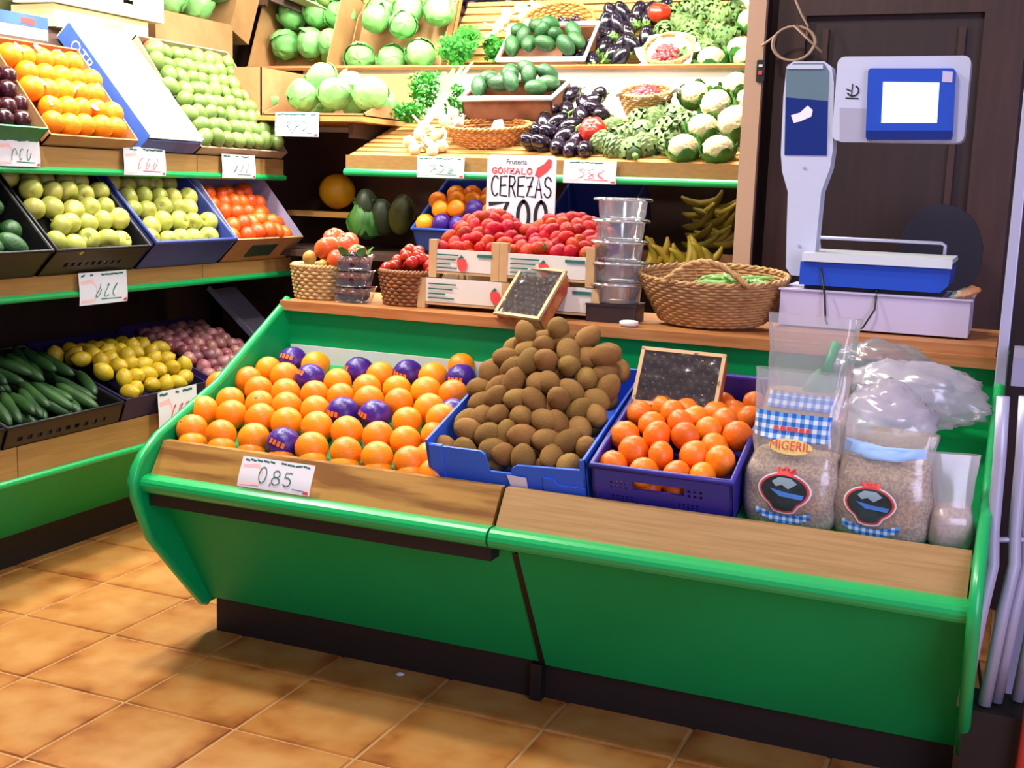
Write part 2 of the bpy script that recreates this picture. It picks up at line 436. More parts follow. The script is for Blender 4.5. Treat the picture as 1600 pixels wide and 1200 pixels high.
cpart(MB().prism(railp, lambda a, c, t: Vector((t, a, c)), SEAM+.005, XR-.03), 'front_rail', BEECH)
fp = [(2.475, .478), (2.70, .105), (2.725, .115), (2.50, .488)]
cpart(MB().prism(fp, lambda a, c, t: Vector((t, a, c)), XL, -1.023), 'front_panel', GREEN)
cpart(MB().prism([(a-.004, c-.004) for a, c in fp], lambda a, c, t: Vector((t, a, c)), -1.012, XR-.028), 'front_panel', GREEN)
cpart(MB().prism([(2.49, .45), (2.70, .10), (2.73, .10), (2.52, .45)], lambda a, c, t: Vector((t, a, c)), -1.03, -1.005), 'seam_strip', DARKKICK)
cpart(MB().box(XL+.01, SEAM+.0, 2.442, 2.49, .438, .476), 'shadow_gap_strip', DARKKICK)  # dark strip stands in for the shadow gap under the left lip
cpart(MB().box(XL+.015, -1.05, 2.712, 2.73, 0, .12), 'kick_board', DARKKICK)
cpart(MB().box(-1.035, XR-.03, 2.72, 2.738, 0, .12), 'kick_board', DARKKICK)
cpart(MB().box(-1.05, -1.02, 2.69, 2.73, 0, .10), 'foot', BLACKP)
cpart(MB().prism([(2.50, .548), (3.10, .7455), (3.10, .7255), (2.50, .528)], lambda a, c, t: Vector((t, a, c)), XL, XR-.026), 'display_bed', GREEN)
cpart(MB().box(XL, XR-.026, 3.10, 3.12, .60, .905), 'back_panel', GREEN)
cpart(MB().box(XL-.012, XR-.02, 3.07, 3.50, .900, .929), 'top_board', BOARD)
cpart(MB().box(-.58, XR-.03, 3.085, 3.50, .929, .953), 'top_board', BOARD)
cpart(MB().box(XL, XR-.03, 3.47, 3.49, .14, .90), 'rear_panel', BROWN)
sheet = MB().box(-2.035, -1.33, 3.088, 3.094, .70, .795).build('white_sheet', WHITE)
tag(sheet, 'white cardboard sheet standing behind the loose oranges', 'cardboard sheet')

# ------------------------------------------------------------------ left shelving
shl = thing('produce_shelving', 'three-tier wooden wall shelving with green edges on the left side', 'shelving', T(-3.1, 3.2, 0))
def spart(mb, nm, m, smooth=False, par=None):
    return mb.build(nm, m, par or shl, smooth, T(3.1, -3.2, 0))
Y0, YE = -0.3, 4.26
def tier(xf, zt, zg, ye, deg, dep, seams):
    ys = [Y0] + seams + [ye]
    for a, c in zip(ys, ys[1:]):
        spart(MB().box(xf-.02, xf, a+.002, c-.002, zg+.022, zt), 'shelf_fascia', FASCIA)
    spart(MB().prism(arc(xf-.002, zg+.011, .014, .012, -90, 90, 6) + [(xf-.022, zg+.023), (xf-.022, zg-.001)], lambda p, q, t: Vector((p, t, q)), Y0, ye+.004), 'green_edge_strip', GREEN_EDGE)
    a = math.radians(deg); c, s = math.cos(a), math.sin(a)
    pl = [(xf-.02, zt-.03), (xf-.02, zt-.012), (xf-.02-dep*c, zt-.012+dep*s), (xf-.02-dep*c, zt-.03+dep*s)]
    spart(MB().prism(pl, lambda p, q, t: Vector((p, t, q)), Y0, ye), 'shelf_deck', BROWN)
tier(-2.85, 1.368, 1.283, 4.27, 50, .56, [2.4, 3.70])
tier(-2.80, .970, .893, 4.25, 45, .50, [2.2, 3.66])
tier(-2.75, .463, .345, 4.25, 20, .62, [1.6, 2.69, 3.8])
spart(MB().prism([(-2.752, .35), (-2.775, .35), (-2.955, .13), (-2.935, .12)], lambda p, q, t: Vector((p, t, q)), Y0, 4.25), 'front_apron', GREEN)
spart(MB().box(-3.0, -2.966, Y0, 4.25, 0, .14), 'kick_board', DARKKICK)
spart(MB().box(-3.48, -3.235, 3.34, 4.3, 1.775, 1.795), 'top_ledge', BROWN)
spart(MB().box(-3.48, -3.19, Y0, 3.335, 1.68, 1.70), 'top_ledge', BROWN)
spart(MB().box(-3.52, -3.48, Y0, 4.6, 0, 1.76), 'back_board', BROWN)

# ------------------------------------------------------------------ back display unit
bk = thing('back_display_unit', 'tall brown vegetable display unit with slatted top shelf along the back wall', 'shelving', T(-1.65, 4.4, 0))
def bpart(mb, nm, m, smooth=False):
    return mb.build(nm, m, bk, smooth, T(1.65, -4.4, 0))
SA = math.radians(20); SX0, SX1, SYF, SZF = -2.44, -0.905, 4.10, 1.39
bpart(MB().box(SX0, SX1, SYF-.02, SYF, 1.338, 1.392), 'shelf_fascia', FASCIA)
bpart(MB().prism(arc(SYF-.018, 1.326, .014, .014, -90, -270, 6) + [(SYF, 1.340), (SYF, 1.312)], lambda p, q, t: Vector((t, p, q)), SX0-.004, SX1+.002), 'green_edge_strip', GREEN_EDGE)
SF = backframe(SX0, SYF, SZF, 20)
for k in range(10):
    v = .008+k*.0535
    bpart(MB().box(0, SX1-SX0, v, v+.038, -.014, 0, SF), 'slat', SLAT)
for u in (.02, .76, 1.49):
    bpart(MB().box(u, u+.03, 0, .54, -.05, -.014, SF), 'slat_bearer', BROWN)
bpart(MB().box(SX0-.55, SX1+.06, 4.63, 4.66, 1.50, 1.79), 'upper_back_board', WHITEBOARD)
bpart(MB().box(-3.45, -.82, 4.66, 4.70, 0, 1.6), 'back_board', BROWN)
bpart(MB().box(-2.95, SX1+.05, 4.14, 4.65, .985, 1.01), 'middle_shelf', BROWN)
bpart(MB().box(-2.95, -2.43, 4.45, 4.65, 1.135, 1.158), 'side_shelf', SLAT)
bpart(MB().box(-1.30, SX1+.05, 4.30, 4.33, 1.01, 1.075), 'shelf_fascia', WICKER_D)
bpart(MB().box(-2.95, SX1+.05, 4.14, 4.65, .40, .425), 'lower_shelf', BROWN)
POST = mat('pale_post', (196, 158, 132), 0.5)
bpart(MB().box(-.865, -.845, 3.93, 4.70, 0, 2.6), 'end_panel', BROWN)
bpart(MB().box(-.868, -.812, 3.90, 3.93, .3, 2.6), 'end_post', POST)
bpart(MB().box(-.845, -.812, 3.93, 4.0, 0, 2.6), 'end_panel', DARKWOOD)
# corner shelf that carries the cabbage box
cs = thing('corner_shelf', 'narrow pale wooden corner shelf under the cabbages', 'shelf', T(-2.7, 4.5, 1.52))
MB().box(-.62, .30, -.375, .13, 0, .02).build('shelf_board', SLAT, cs)
for x in (-.3, .2): MB().box(x, x+.02, -.3, .13, -.06, 0).build('bracket', BROWN, cs)
# ------------------------------------------------------------------ mirrors leaning over the top shelves
MIR = mat('mirror_glass', (228, 236, 228), 0.02, metal=1.0)
ta = math.radians(34)
mf = frame((-3.47, 4.60, 1.775), (1, 0, 0), (0, -math.sin(ta), math.cos(ta)))
mr = thing('mirror', 'long tilted mirror above the back vegetable shelf reflecting its produce', 'mirror', mf)
MB().box(0, 2.60, 0, .74, -.006, 0).build('glass', MIR, mr)
MB().box(0, 2.60, -.012, 0, -.02, .006).build('bottom_trim', BOARD, mr)
MB().box(-.01, 2.61, -.01, .75, -.024, -.007).build('backing', BROWN, mr)
tb = math.radians(20)
mf2 = frame((-3.47, 0.6, 1.80), (0, 1, 0), (math.sin(tb), 0, math.cos(tb)))
mr2 = thing('mirror', 'tilted mirror over the left wall shelving above the fruit boxes', 'mirror', mf2)
MB().box(0, 3.99, 0, .6, 0, .006).build('glass', MIR, mr2)
MB().box(-.01, 3.99, -.01, .61, -.02, -.001).build('backing', BROWN, mr2)
# ------------------------------------------------------------------ produce prototypes
ORANGE = mat('orange_peel', (252, 146, 14), 0.42, c2=(248, 132, 6), scale=5, rand=.10, bump=.25, bscale=160, spec=0.45)
ORANGE2 = mat('mandarin_peel', (248, 122, 12), 0.38, c2=(232, 118, 14), scale=10, rand=.14, bump=.3, bscale=140)
PURPLE = mat('purple_tissue', (66, 26, 140), 0.35, c2=(52, 18, 112), scale=20, bump=.6, bscale=60)
KIWI = mat('kiwi_skin', (150, 112, 62), 0.85, c2=(122, 88, 46), scale=9, rand=.16, bump=.35, bscale=220, spec=.15)
APPLE = mat('yellow_apple', (182, 176, 84), 0.4, c2=(156, 162, 66), scale=6, rand=.12)
LEMON = mat('lemon_peel', (206, 176, 40), 0.45, c2=(192, 158, 30), scale=9, rand=.1, bump=.3, bscale=150)
PEAR = mat('green_fruit_skin', (124, 148, 76), 0.4, c2=(100, 128, 58), scale=7, rand=.14)
AVO = mat('avocado_skin', (38, 82, 36), 0.5, c2=(28, 66, 30), scale=14, rand=.2, bump=.5, bscale=120)
EGGP = mat('eggplant_skin', (26, 14, 30), 0.16, rand=.3, spec=.6)
CALYX = mat('green_calyx', (92, 132, 54), 0.6)
STEM = mat('woody_stem', (110, 84, 44), 0.7)
CABB = mat('cabbage_leaf', (138, 196, 118), 0.5, c2=(106, 172, 92), scale=5, rand=.10, bump=.6, bscale=30)
CAUL = mat('cauliflower_curd', (206, 190, 150), 0.8, c2=(184, 164, 120), scale=16, bump=.9, bscale=70)
LEAF = mat('leaf_green', (74, 132, 52), 0.5, c2=(50, 108, 40), scale=12, rand=.15)
PARS = mat('parsley_green', (70, 168, 52), 0.5, c2=(44, 132, 36), scale=20)
ARTI = mat('artichoke_green', (108, 128, 72), 0.6, c2=(78, 102, 50), scale=14, rand=.12)
TOMA = mat('tomato_skin', (186, 36, 14), 0.28, c2=(178, 50, 16), scale=4, rand=.1, spec=.6)
TOMO = mat('orange_tomato_skin', (222, 92, 40), 0.3, c2=(206, 78, 36), scale=4, rand=.1)
STRAW = mat('strawberry_skin', (176, 36, 4), 0.5, c2=(152, 20, 2), scale=10, rand=.2, bump=.6, bscale=130, spec=.18)
CUKE = mat('cucumber_skin', (28, 62, 28), 0.45, c2=(66, 104, 50), scale=8, rand=.15, thr=(.4, .8))
GARL = mat('garlic_skin', (226, 210, 176), 0.6, c2=(200, 176, 140), scale=12)
ONION = mat('red_onion_skin', (120, 48, 62), 0.4, c2=(170, 118, 116), scale=8, rand=.35)
PLUM = mat('plum_skin', (58, 14, 28), 0.25, rand=.3)
GRAPE = mat('red_grape_skin', (150, 48, 52), 0.3, rand=.2)
BANANA = mat('banana_peel', (176, 148, 30), 0.5, c2=(150, 128, 30), scale=10, rand=.12)
MANGO = mat('mango_skin', (206, 162, 74), .45, c2=(190, 140, 56), scale=6)
MELON = mat('yellow_melon_rind', (214, 158, 10), 0.5, c2=(196, 138, 8), scale=12, bump=.3, bscale=40)
CHERRY = mat('dark_cherry_skin', (52, 18, 44), 0.18, rand=.4, spec=.7)

def nz(d, s, o=0.0): return noise.noise(d*s + Vector((o, o*1.7, o*.3)))
class Kind:
    """a kind of produce: prototype mesh parts; make(M, label) links one individual"""
    def __init__(s, name, cat, parts): s.name, s.cat, s.parts = name, cat, parts   # parts: [(part name, mesh, material, local matrix)]
    def make(s, M, label, group=None, which=None):
        parts = s.parts if which is None else [s.parts[i] for i in which]
        if len(parts) == 1 and parts[0][3] is None:
            o = put(s.name, parts[0][1], parts[0][2], None, M); return tag(o, label, s.cat, group)
        o = thing(s.name, label, s.cat, M, group)
        for n, me, m, L in parts: put(n, me, m, o, L)
        return o
def orange_f(d):
    return 1 - .05*math.exp(-((1-d.z)/.02)) + .012*nz(d, 2.0)
R_OR = .0425
orange_me = globe(R_OR, R_OR, R_OR*.97, 24, 16, orange_f, 'orange')
k = MB(); k.lathe([(0, .0015), (.0035, .0012), (.0045, 0), (.004, -.002)], 7)
orange_k = Kind('orange', 'orange', [('peel', orange_me, ORANGE, None), ('stem_button', k.mesh('stem_button', True), CALYX, T(0, 0, R_OR*.93))])
wrap_me = globe(.0445, .0445, .0435, 26, 18, lambda d: 1+.035*abs(nz(d, 6.0))+.02*nz(d, 13, 3)-.03*math.exp(-(1-abs(d.z))/.03), 'wrapper')
kb = MB()   # printed patch that follows the wrapper
for c in range(4):
    a0 = -.5+c*.27; seg = [(a0, -.14), (a0+.19, -.14), (a0+.19, .16), (a0, .16)]
    kb.add([Vector((math.cos(t)*math.cos(p), math.sin(t)*math.cos(p), math.sin(p)))*.0462 for t, p in seg], [(0, 1, 2, 3)])
wrapped_k = Kind('wrapped_orange', 'orange', [('paper_wrapper', wrap_me, PURPLE, None), ('printed_mark', kb.mesh('printed_mark'), ORANGE2, T(0, 0, 0))])
mand_me = globe(.035, .035, .030, 22, 14, lambda d: 1+.02*math.cos(9*math.atan2(d.y, d.x))*(1-abs(d.z))+.02*nz(d, 3)-.08*math.exp(-(1-d.z)/.02), 'mandarin')
kiwi_me = globe(.0265, .0245, .035, 18, 14, lambda d: 1+.03*nz(d, 2.5)+.05*math.exp(-(1-abs(d.z))/.01), 'kiwi')
apple_me = globe(.037, .037, .034, 18, 14, lambda d: 1-.30*math.exp(-(1-d.z)/.05)-.16*math.exp(-(1+d.z)/.04)+.03*nz(d, 2), 'apple')
st = MB().tube([(0, 0, .014), (.001, 0, .025), (.004, 0, .038)], .0018, 5).mesh('stem', True)
apple_k = Kind('apple', 'apple', [('flesh', apple_me, APPLE, T(0, 0, 0)), ('stem', st, STEM, T(0, 0, 0))])
lemon_me = globe(.029, .029, .036, 18, 14, lambda d: 1+.16*math.exp(-(1-abs(d.z))/.02)+.02*nz(d, 3), 'lemon')
pear_me = globe(.032, .030, .040, 18, 12, lambda d: 1+.06*d.z+.03*nz(d, 1.7), 'green_fruit')
avo_me = globe(.034, .034, .052, 18, 14, lambda d: 1-.12*d.z+.02*nz(d, 3), 'avocado')
egg_me = globe(.034, .034, .058, 18, 16, lambda d: 1-.16*d.z+.02*nz(d, 1.5), 'eggplant')
c = MB()
for i in range(5):
    a = 2*math.pi*i/5
    c.add([Vector((.02*math.cos(a-.5), .02*math.sin(a-.5), .049)), Vector((.029*math.cos(a), .029*math.sin(a), .033)), Vector((.02*math.cos(a+.5), .02*math.sin(a+.5), .049)), Vector((0, 0, .056))], [(0, 1, 2, 3)])
c.tube([(0, 0, .05), (.002, 0, .066), (.008, 0, .08)], [.007, .005, .006], 6)
egg_k = Kind('eggplant', 'eggplant', [('body', egg_me, EGGP, T(0, 0, 0)), ('calyx', c.mesh('calyx'), CALYX, T(0, 0, 0))])
def cabbage_mesh(seed):
    return globe(.068, .068, .064, 30, 20, lambda d: 1+.05*abs(nz(d, 2.2, seed))+.05*nz(d, 4.5, seed)+.03*math.sin(5*math.atan2(d.y, d.x)+6*d.z+seed), 'head')
def leafcup(R, a0, wid, z0, z1, curl, n=6, m=5):
    """one cupped outer leaf wrapping a ball of radius R"""
    vs = []; fs = []
    for j in range(m+1):
        t = j/m; z = z0+(z1-z0)*t; r = R*math.sqrt(max(.05, 1-min(.97, abs(z)/R)**2)) + .003 + curl*t*t
        ww = wid*math.sin(math.pi*(.18+.74*t))
        for i in range(n+1):
            a = a0+(i/n-.5)*ww; q = r+.004*math.sin(i*2.4+j)
            vs.append(Vector((q*math.cos(a), q*math.sin(a), z)))
    for j in range(m):
        for i in range(n): k = j*(n+1)+i; fs.append((k, k+1, k+n+2, k+n+1))
    return MB().add(vs, fs).mesh('leaf', True)
cabbage_ks = [Kind('cabbage', 'cabbage', [('head', cabbage_mesh(s), CABB, T(0, 0, 0))] + [('leaf', leafcup(.067, 1.9*i+s, 2.2, -.045, .03+.012*i, .014), CABB, T(0, 0, 0)) for i in range(3)]) for s in (1, 4)]
caul_me = globe(.060, .060, .05, 52, 30, lambda d: 1+.16*abs(nz(d, 5.0))+.09*abs(nz(d, 11, 2))-.02, 'curd')
caul_k = Kind('cauliflower', 'cauliflower', [('curd', caul_me, CAUL, T(0, 0, .01))] + [('leaf', leafcup(.064, 2*math.pi*i/6, 1.25, -.05, .028+.012*(i % 2), .02), LEAF, T(0, 0, 0)) for i in range(6)])
def artichoke_mesh():
    b = MB()
    for j in range(7):
        t = j/6; z = -.035+.075*t; R = .042*math.sin(math.pi*(.24+.62*t))+.003; n = 7 if j < 5 else 5
        for i in range(n):
            a = 2*math.pi*(i+.5*(j % 2))/n; w = R*math.pi/n*1.05; h = .030
            out = Vector((math.cos(a), math.sin(a), 0)); sd = Vector((-math.sin(a), math.cos(a), 0)); up = Vector((0, 0, 1))
            base = out*R+up*z; tip = out*(R*(1.0-.35*t)+.010-.006*t)+up*(z+h)
            mid = base*.5+tip*.5+out*.005
            b.add([base-sd*w*.7, base+sd*w*.7, mid+sd*w, tip, mid-sd*w, mid+out*.004], [(0, 1, 5), (1, 2, 5), (2, 3, 5), (3, 4, 5), (4, 0, 5)])
    return b.mesh('bracts')
arti_k = Kind('artichoke', 'artichoke', [('bracts', artichoke_mesh(), ARTI, T(0, 0, 0)), ('core', MB().lathe([(0, -.045), (.028, -.036), (.036, -.01), (.028, .025), (.012, .048), (0, .052)], 12).mesh('core', True), mat('artichoke_dark', (58, 78, 40), .6), T(0, 0, 0)), ('stem', MB().tube([(0, 0, -.04), (0, .002, -.06), (.002, .002, -.075)], .011, 8).mesh('stem', True), CALYX, T(0, 0, 0))])
def ribbed(r, h, n, amp): return globe(r, r, h, 26, 14, lambda d: 1+amp*math.cos(n*math.atan2(d.y, d.x))*(1-d.z*d.z*.6)-.22*math.exp(-(1-d.z)/.05)-.1*math.exp(-(1+d.z)/.05), 'tomato')
cal = MB()
for i in range(6):
    a = 2*math.pi*i/6
    cal.add([Vector((.004*math.cos(a-.8), .004*math.sin(a-.8), 0)), Vector((.018*math.cos(a), .018*math.sin(a), .004)), Vector((.004*math.cos(a+.8), .004*math.sin(a+.8), 0)), Vector((.009*math.cos(a), .009*math.sin(a), .005))], [(0, 1, 3), (1, 2, 3)])
cal.tube([(0, 0, 0), (.001, 0, .008)], .0025, 5)
cal_me = cal.mesh('calyx')
tom_k = Kind('tomato', 'tomato', [('flesh', ribbed(.052, .042, 6, .05), TOMA, T(0, 0, 0)), ('calyx', cal_me, CALYX, T(0, 0, .031, s=1.3))])
tomo_k = Kind('tomato', 'tomato', [('flesh', ribbed(.042, .036, 5, .05), TOMO, T(0, 0, 0)), ('calyx', cal_me, CALYX, T(0, 0, .028))])
tomc_k = Kind('small_tomato', 'tomato', [('flesh', globe(.019, .019, .018, 14, 10, None, 'tomato'), TOMA, T(0, 0, 0)), ('calyx', cal_me, CALYX, T(0, 0, .0165, s=.7))])
strw_me = globe(.0235, .0215, .033, 14, 12, lambda d: 1+.34*min(d.z, .55)+.05*nz(d, 2), 'strawberry')
cap = MB()
for i in range(6):
    a = 2*math.pi*i/6
    cap.add([Vector((.006*math.cos(a-.9), .006*math.sin(a-.9), .0005)), Vector((.018*math.cos(a), .018*math.sin(a), -.003)), Vector((.006*math.cos(a+.9), .006*math.sin(a+.9), .0005)), Vector((0, 0, .004))], [(0, 1, 2), (0, 2, 3)])
straw_k = Kind('strawberry', 'strawberry', [('flesh', strw_me, STRAW, T(0, 0, 0)), ('calyx', cap.mesh('calyx'), LEAF, T(0, 0, .0385))])
cu = MB(); cu.tube([(.006*math.sin(t*2.4), 0, -.085+.17*t) for t in [i/10 for i in range(11)]], [.006, .014, .017, .0185, .019, .0185, .019, .0185, .017, .013, .005], 12)
cuke_me = cu.mesh('cucumber', True)
bn = MB(); bn.tube([(.11*math.cos(a)-.11, 0, .11*math.sin(a)) for a in [(-.75+1.5*i/9) for i in range(10)]], [.005, .011, .0145, .016, .0165, .0165, .016, .0145, .010, .005], 7)
banana_me = bn.mesh('banana', True)
garlic_k = Kind('garlic_bulb', 'garlic', [('bulb', globe(.026, .026, .022, 18, 10, lambda d: 1+.06*math.cos(8*math.atan2(d.y, d.x))*(1-abs(d.z))+.35*max(0, d.z-.86)/.14, 'bulb'), GARL, T(0, 0, 0)), ('stalk', MB().tube([(0, 0, .02), (.003, 0, .045), (.012, 0, .07)], [.008, .005, .004], 6).mesh('stalk', True), GARL, T(0, 0, 0))])
onion_me = globe(.028, .028, .026, 16, 10, lambda d: 1+.3*max(0, d.z-.85)/.15, 'onion')
plum_me = globe(.031, .031, .033, 16, 10, lambda d: 1-.12*math.exp(-(1-d.z)/.04), 'plum')
ball_me = globe(.011, .011, .012, 10, 7, None, 'berry')

def fill(kindmake, F, pts, full=True, s=1.0, tilt=None, R=None):
    for p in pts: kindmake(spin(F @ p, s, full, R or rnd))
def one(name, me, m, label, cat, group):
    return lambda M: tag(put(name, me, m, None, M), label, cat, group)

# ------------------------------------------------------------------ boxes and crates
def crate(name, label, F, w, d, h, m, t=.006, rim=.006, holes=None, rimmat=None, cat='crate', sidem=None, backh=None, sideholes=None, taper=0.0, inner=None):
    o = thing(name, label, cat, F)
    bh = backh or h
    MB().box(0, w, 0, d, 0, t).build('bottom', m, o)
    MB().holed(w, h, t, holes or [], lambda a, c, e: Vector((a, e, c))).build('front_panel', m, o)
    MB().holed(w, bh, t, [], lambda a, c, e: Vector((a, d-t+e, c))).build('back_panel', inner or m, o)
    for x in (0, w-t):
        if sideholes: MB().holed(d, h, t, sideholes, lambda a, c, e: Vector((x+e, a, c))).build('side_panel', sidem or m, o)
        else: MB().prism([(0, 0), (d, 0), (d, bh), (0, h)], lambda a, c, e: Vector((e, a, c)), x, x+t).build('side_panel', sidem or m, o)
    if rim:
        MB().tube([(0, 0, h), (w, 0, h), (w, d, bh), (0, d, bh)], rim, 6, True).build('rim', rimmat or m, o, True)
    return o
def spots(w, d): return None
def dots(x0, x1, z0, z1, nx, nz_, f=.55):
    out = []; dx = (x1-x0)/nx; dz = (z1-z0)/nz_
    for i in range(nx):
        for j in range(nz_): out.append((x0+i*dx, x0+i*dx+dx*f, z0+j*dz, z0+j*dz+dz*f))
    return out

# ------------------------------------------------------------------ loose oranges on the counter
KS = .329; n_pl = Vector((0, -KS, 1)).normalized(); P0 = Vector((0, 2.58, .620))
rows = [
 [(185, 467), (325, 490), (482, 510), (625, 535, 1), (760, 555), (925, 578), (1075, 600), (1230, 620)],
 [(245, 375), (375, 395), (515, 415), (640, 435), (785, 455), (930, 480), (1080, 500), (1220, 520), (1352, 500)],
 [(365, 330), (510, 345), (640, 355), (780, 375), (910, 385, 1), (1065, 400, 1), (1222, 425), (1440, 395, 1)],
 [(340, 250), (505, 275), (635, 290), (775, 300), (905, 308), (1035, 325), (1180, 335), (1325, 370)],
 [(470, 220), (625, 210), (755, 222, 1), (895, 235), (1035, 262), (1170, 272), (1310, 285), (1440, 300)],
 [(545, 190), (650, 145, 1), (780, 160), (995, 195, 1), (1100, 215), (1190, 205, 1), (1340, 215), (1480, 170), (1480, 220, 1)]]
Ro = random.Random(3)
ORL = 'unwrapped orange in the loose pile behind the plywood counter rail'
WRL = 'orange wrapped in purple printed tissue in the loose counter pile'
placed = []
RWN = ('front', 'second', 'third', 'fourth', 'fifth', 'back')
for ri, rw in enumerate(rows):
    for qi, q in enumerate(rw):
        p = onP(240+q[0]*.325, 520+q[1]*.325, P0, n_pl)
        placed.append([p, len(q) == 3, ('%s orange from the left' % ORD[qi], RWN[ri])])
for it in range(6):      # ease apart neighbours that touch
    for i in range(len(placed)):
        for j in range(i):
            dlt = placed[i][0]-placed[j][0]
            if dlt.length < .081:
                mv = dlt.normalized()*(.081-dlt.length)*.35
                placed[i][0] += mv; placed[j][0] -= mv
for p, wr, (od, rn) in placed:
    if wr:
        M = Matrix.Translation(p) @ Euler((Ro.uniform(-.4, .1), Ro.uniform(-.3, .3), -1.9+Ro.uniform(-.5, .5))).to_matrix().to_4x4()
        wrapped_k.make(M @ Euler((0, -.35, 0)).to_matrix().to_4x4(), '%s in the %s row of the counter pile, purple-wrapped' % (od, rn), 'tissue-wrapped oranges in the loose pile')
    else:
        s = Ro.random() < .25
        orange_k.make(spin(p, 1.0, True, Ro), '%s in the %s row of the loose counter pile, unwrapped' % (od, rn), 'loose oranges on the counter', None if s else [0])
for q in [(330, 745, 0), (402, 742, 0), (500, 770, 0), (562, 765, 0)]: pass
for x in np.arange(-1.99, -1.26, .094):
    p = Vector((x, 2.552, .583)); orange_k.make(spin(p, .9, True, Ro), 'orange of the bottom layer peeping out just above the plywood rail', 'bottom row of oranges', [0])
for q in ((678, 742, 2.56), (672, 715, 2.60), (690, 655, 2.72)):
    orange_k.make(spin(onY(*q), .95, True, Ro), 'orange squeezed against the left side of the blue kiwi box', 'oranges beside the kiwi box', [0])

# ------------------------------------------------------------------ kiwi box
BLUEC = mat('blue_carton', (52, 104, 228), 0.55, c2=(46, 94, 218), scale=4)
BLUEI = mat('blue_carton_inside', (120, 120, 150), 0.7)
KF = backframe(-1.272, 2.545, .572, 18.2)
kw, kd, kh = .405, .47, .115
kb_ = thing('kiwi_box', 'bright blue cardboard box heaped with kiwis on the counter', 'box', KF)
MB().box(0, kw, 0, kd, 0, .005).build('bottom', BLUEC, kb_)
fpoly = [(0, 0), (kw, 0), (kw, kh*1.05), (kw-.012, kh*1.05), (kw-.014, kh*.82), (.235, kh*.74), (.222, kh*.66), (.218, kh*.52), (.162, kh*.52), (.155, kh*.9), (.145, kh*.97), (.045, kh*.97), (.044, kh*1.0), (0, kh*1.0)]
MB().prism(fpoly, lambda a, c, e: Vector((a, e, c)), 0, .006).build('front_panel', BLUEC, kb_)
MB().prism([(.01, .002), (.045, .002), (.045, kh*.99), (0.01, kh*.99)], lambda a, c, e: Vector((a, e, c)), -.003, 0).build('corner_flap', BLUEC, kb_)
MB().prism([(.30, .002), (kw-.003, .002), (kw-.003, kh*.42), (.335, kh*.42), (.325, kh*.55), (.30, kh*.55)], lambda a, c, e: Vector((a, e, c)), -.003, 0).build('corner_flap', BLUEC, kb_)
for x in (0, kw-.006):
    MB().holed(kd, kh*1.08, .006, [(.17, .28, .06, .085)], lambda a, c, e: Vector((x+e, a, c))).build('side_panel', BLUEC, kb_)
MB().box(0, kw, kd-.006, kd, 0, kh*1.1).build('back_panel', BLUEC, kb_)
MB().add([(.208, -.004, kh*.52), (.258, -.004, kh*.50), (.262, -.005, kh*.05), (.222, -.005, kh*.08)], [(0, 1, 2, 3)]).build('paper_tab', PAPER, kb_)
def kh_f(a, c):
    return .066 + .140*min(1, c*1.5)*math.sin(math.pi*(.10+.80*a))**.8 + .022*c
kg = 'kiwis heaped in the blue box'; kl = 'fuzzy brown kiwi in the heap in the bright blue box'
Rk = random.Random(11)
fill(one('kiwi', kiwi_me, KIWI, kl, 'kiwi', kg), KF, [p+Vector((.010, .024, 0)) for p in heap(kw-.02, kd-.04, kh_f, .0545, 4, .2, .52)], True, 1.14, None, Rk)
fill(one('kiwi', kiwi_me, KIWI, kl, 'kiwi', kg), KF, [p+Vector((.027, .034, 0)) for p in heap(kw-.05, kd-.07, lambda a, c: max(.04, kh_f(a, c)-.036), .056, 5, .15, .5)], True, 1.0, None, Rk)
# a few on the very top and at the back edge
for ku, kv in ((.12, .80), (.205, .84), (.285, .82), (.34, .74)):
    tag(put('kiwi', kiwi_me, KIWI, None, spin(KF @ Vector((ku, kv*kd, kh_f(ku/kw, kv)+.034)), 1.10, True, Rk)), 'fuzzy brown kiwi perched on the top edge of the kiwi heap', 'kiwi', 'topmost kiwis')

# ------------------------------------------------------------------ mandarin crate
NAVY = mat('indigo_plastic', (56, 46, 148), 0.42, c2=(48, 38, 132), scale=5)
MF = backframe(-.852, 2.548, .572, 18.2)
mw, md, mh = .322, .47, .112
holes = [(.095, .215, .062, .082)] + dots(.042, .088, .06, .084, 4, 2) + dots(.222, .262, .06, .084, 3, 2) + dots(.045, .10, .03, .045, 5, 2) + dots(.20, .25, .03, .045, 5, 2) + dots(.05, .25, .008, .02, 16, 1, .5)
crate('mandarin_crate', 'indigo plastic crate with handle slot holding mandarins on the counter', MF, mw, md, mh, NAVY, holes=holes, rim=.008, backh=.13)
ml = 'glossy mandarin in the indigo plastic crate on the counter'; mg = 'mandarins in the indigo crate'
mk_ = one('mandarin', mand_me, ORANGE2, ml, 'mandarin', mg)
Rm = random.Random(5)
fill(mk_, MF, [p+Vector((.008, .008, 0)) for p in heap(mw-.016, md-.016, lambda a, c: .082+.045*math.sin(math.pi*min(1, c*1.2))*math.sin(math.pi*(.2+.6*a)), .0615, 8, .16, .52)], True, 1.0, None, Rm)
fill(mk_, MF, [Vector((.05+.068*i, .044, .05)) for i in range(4)], True, 1.0, None, Rm)

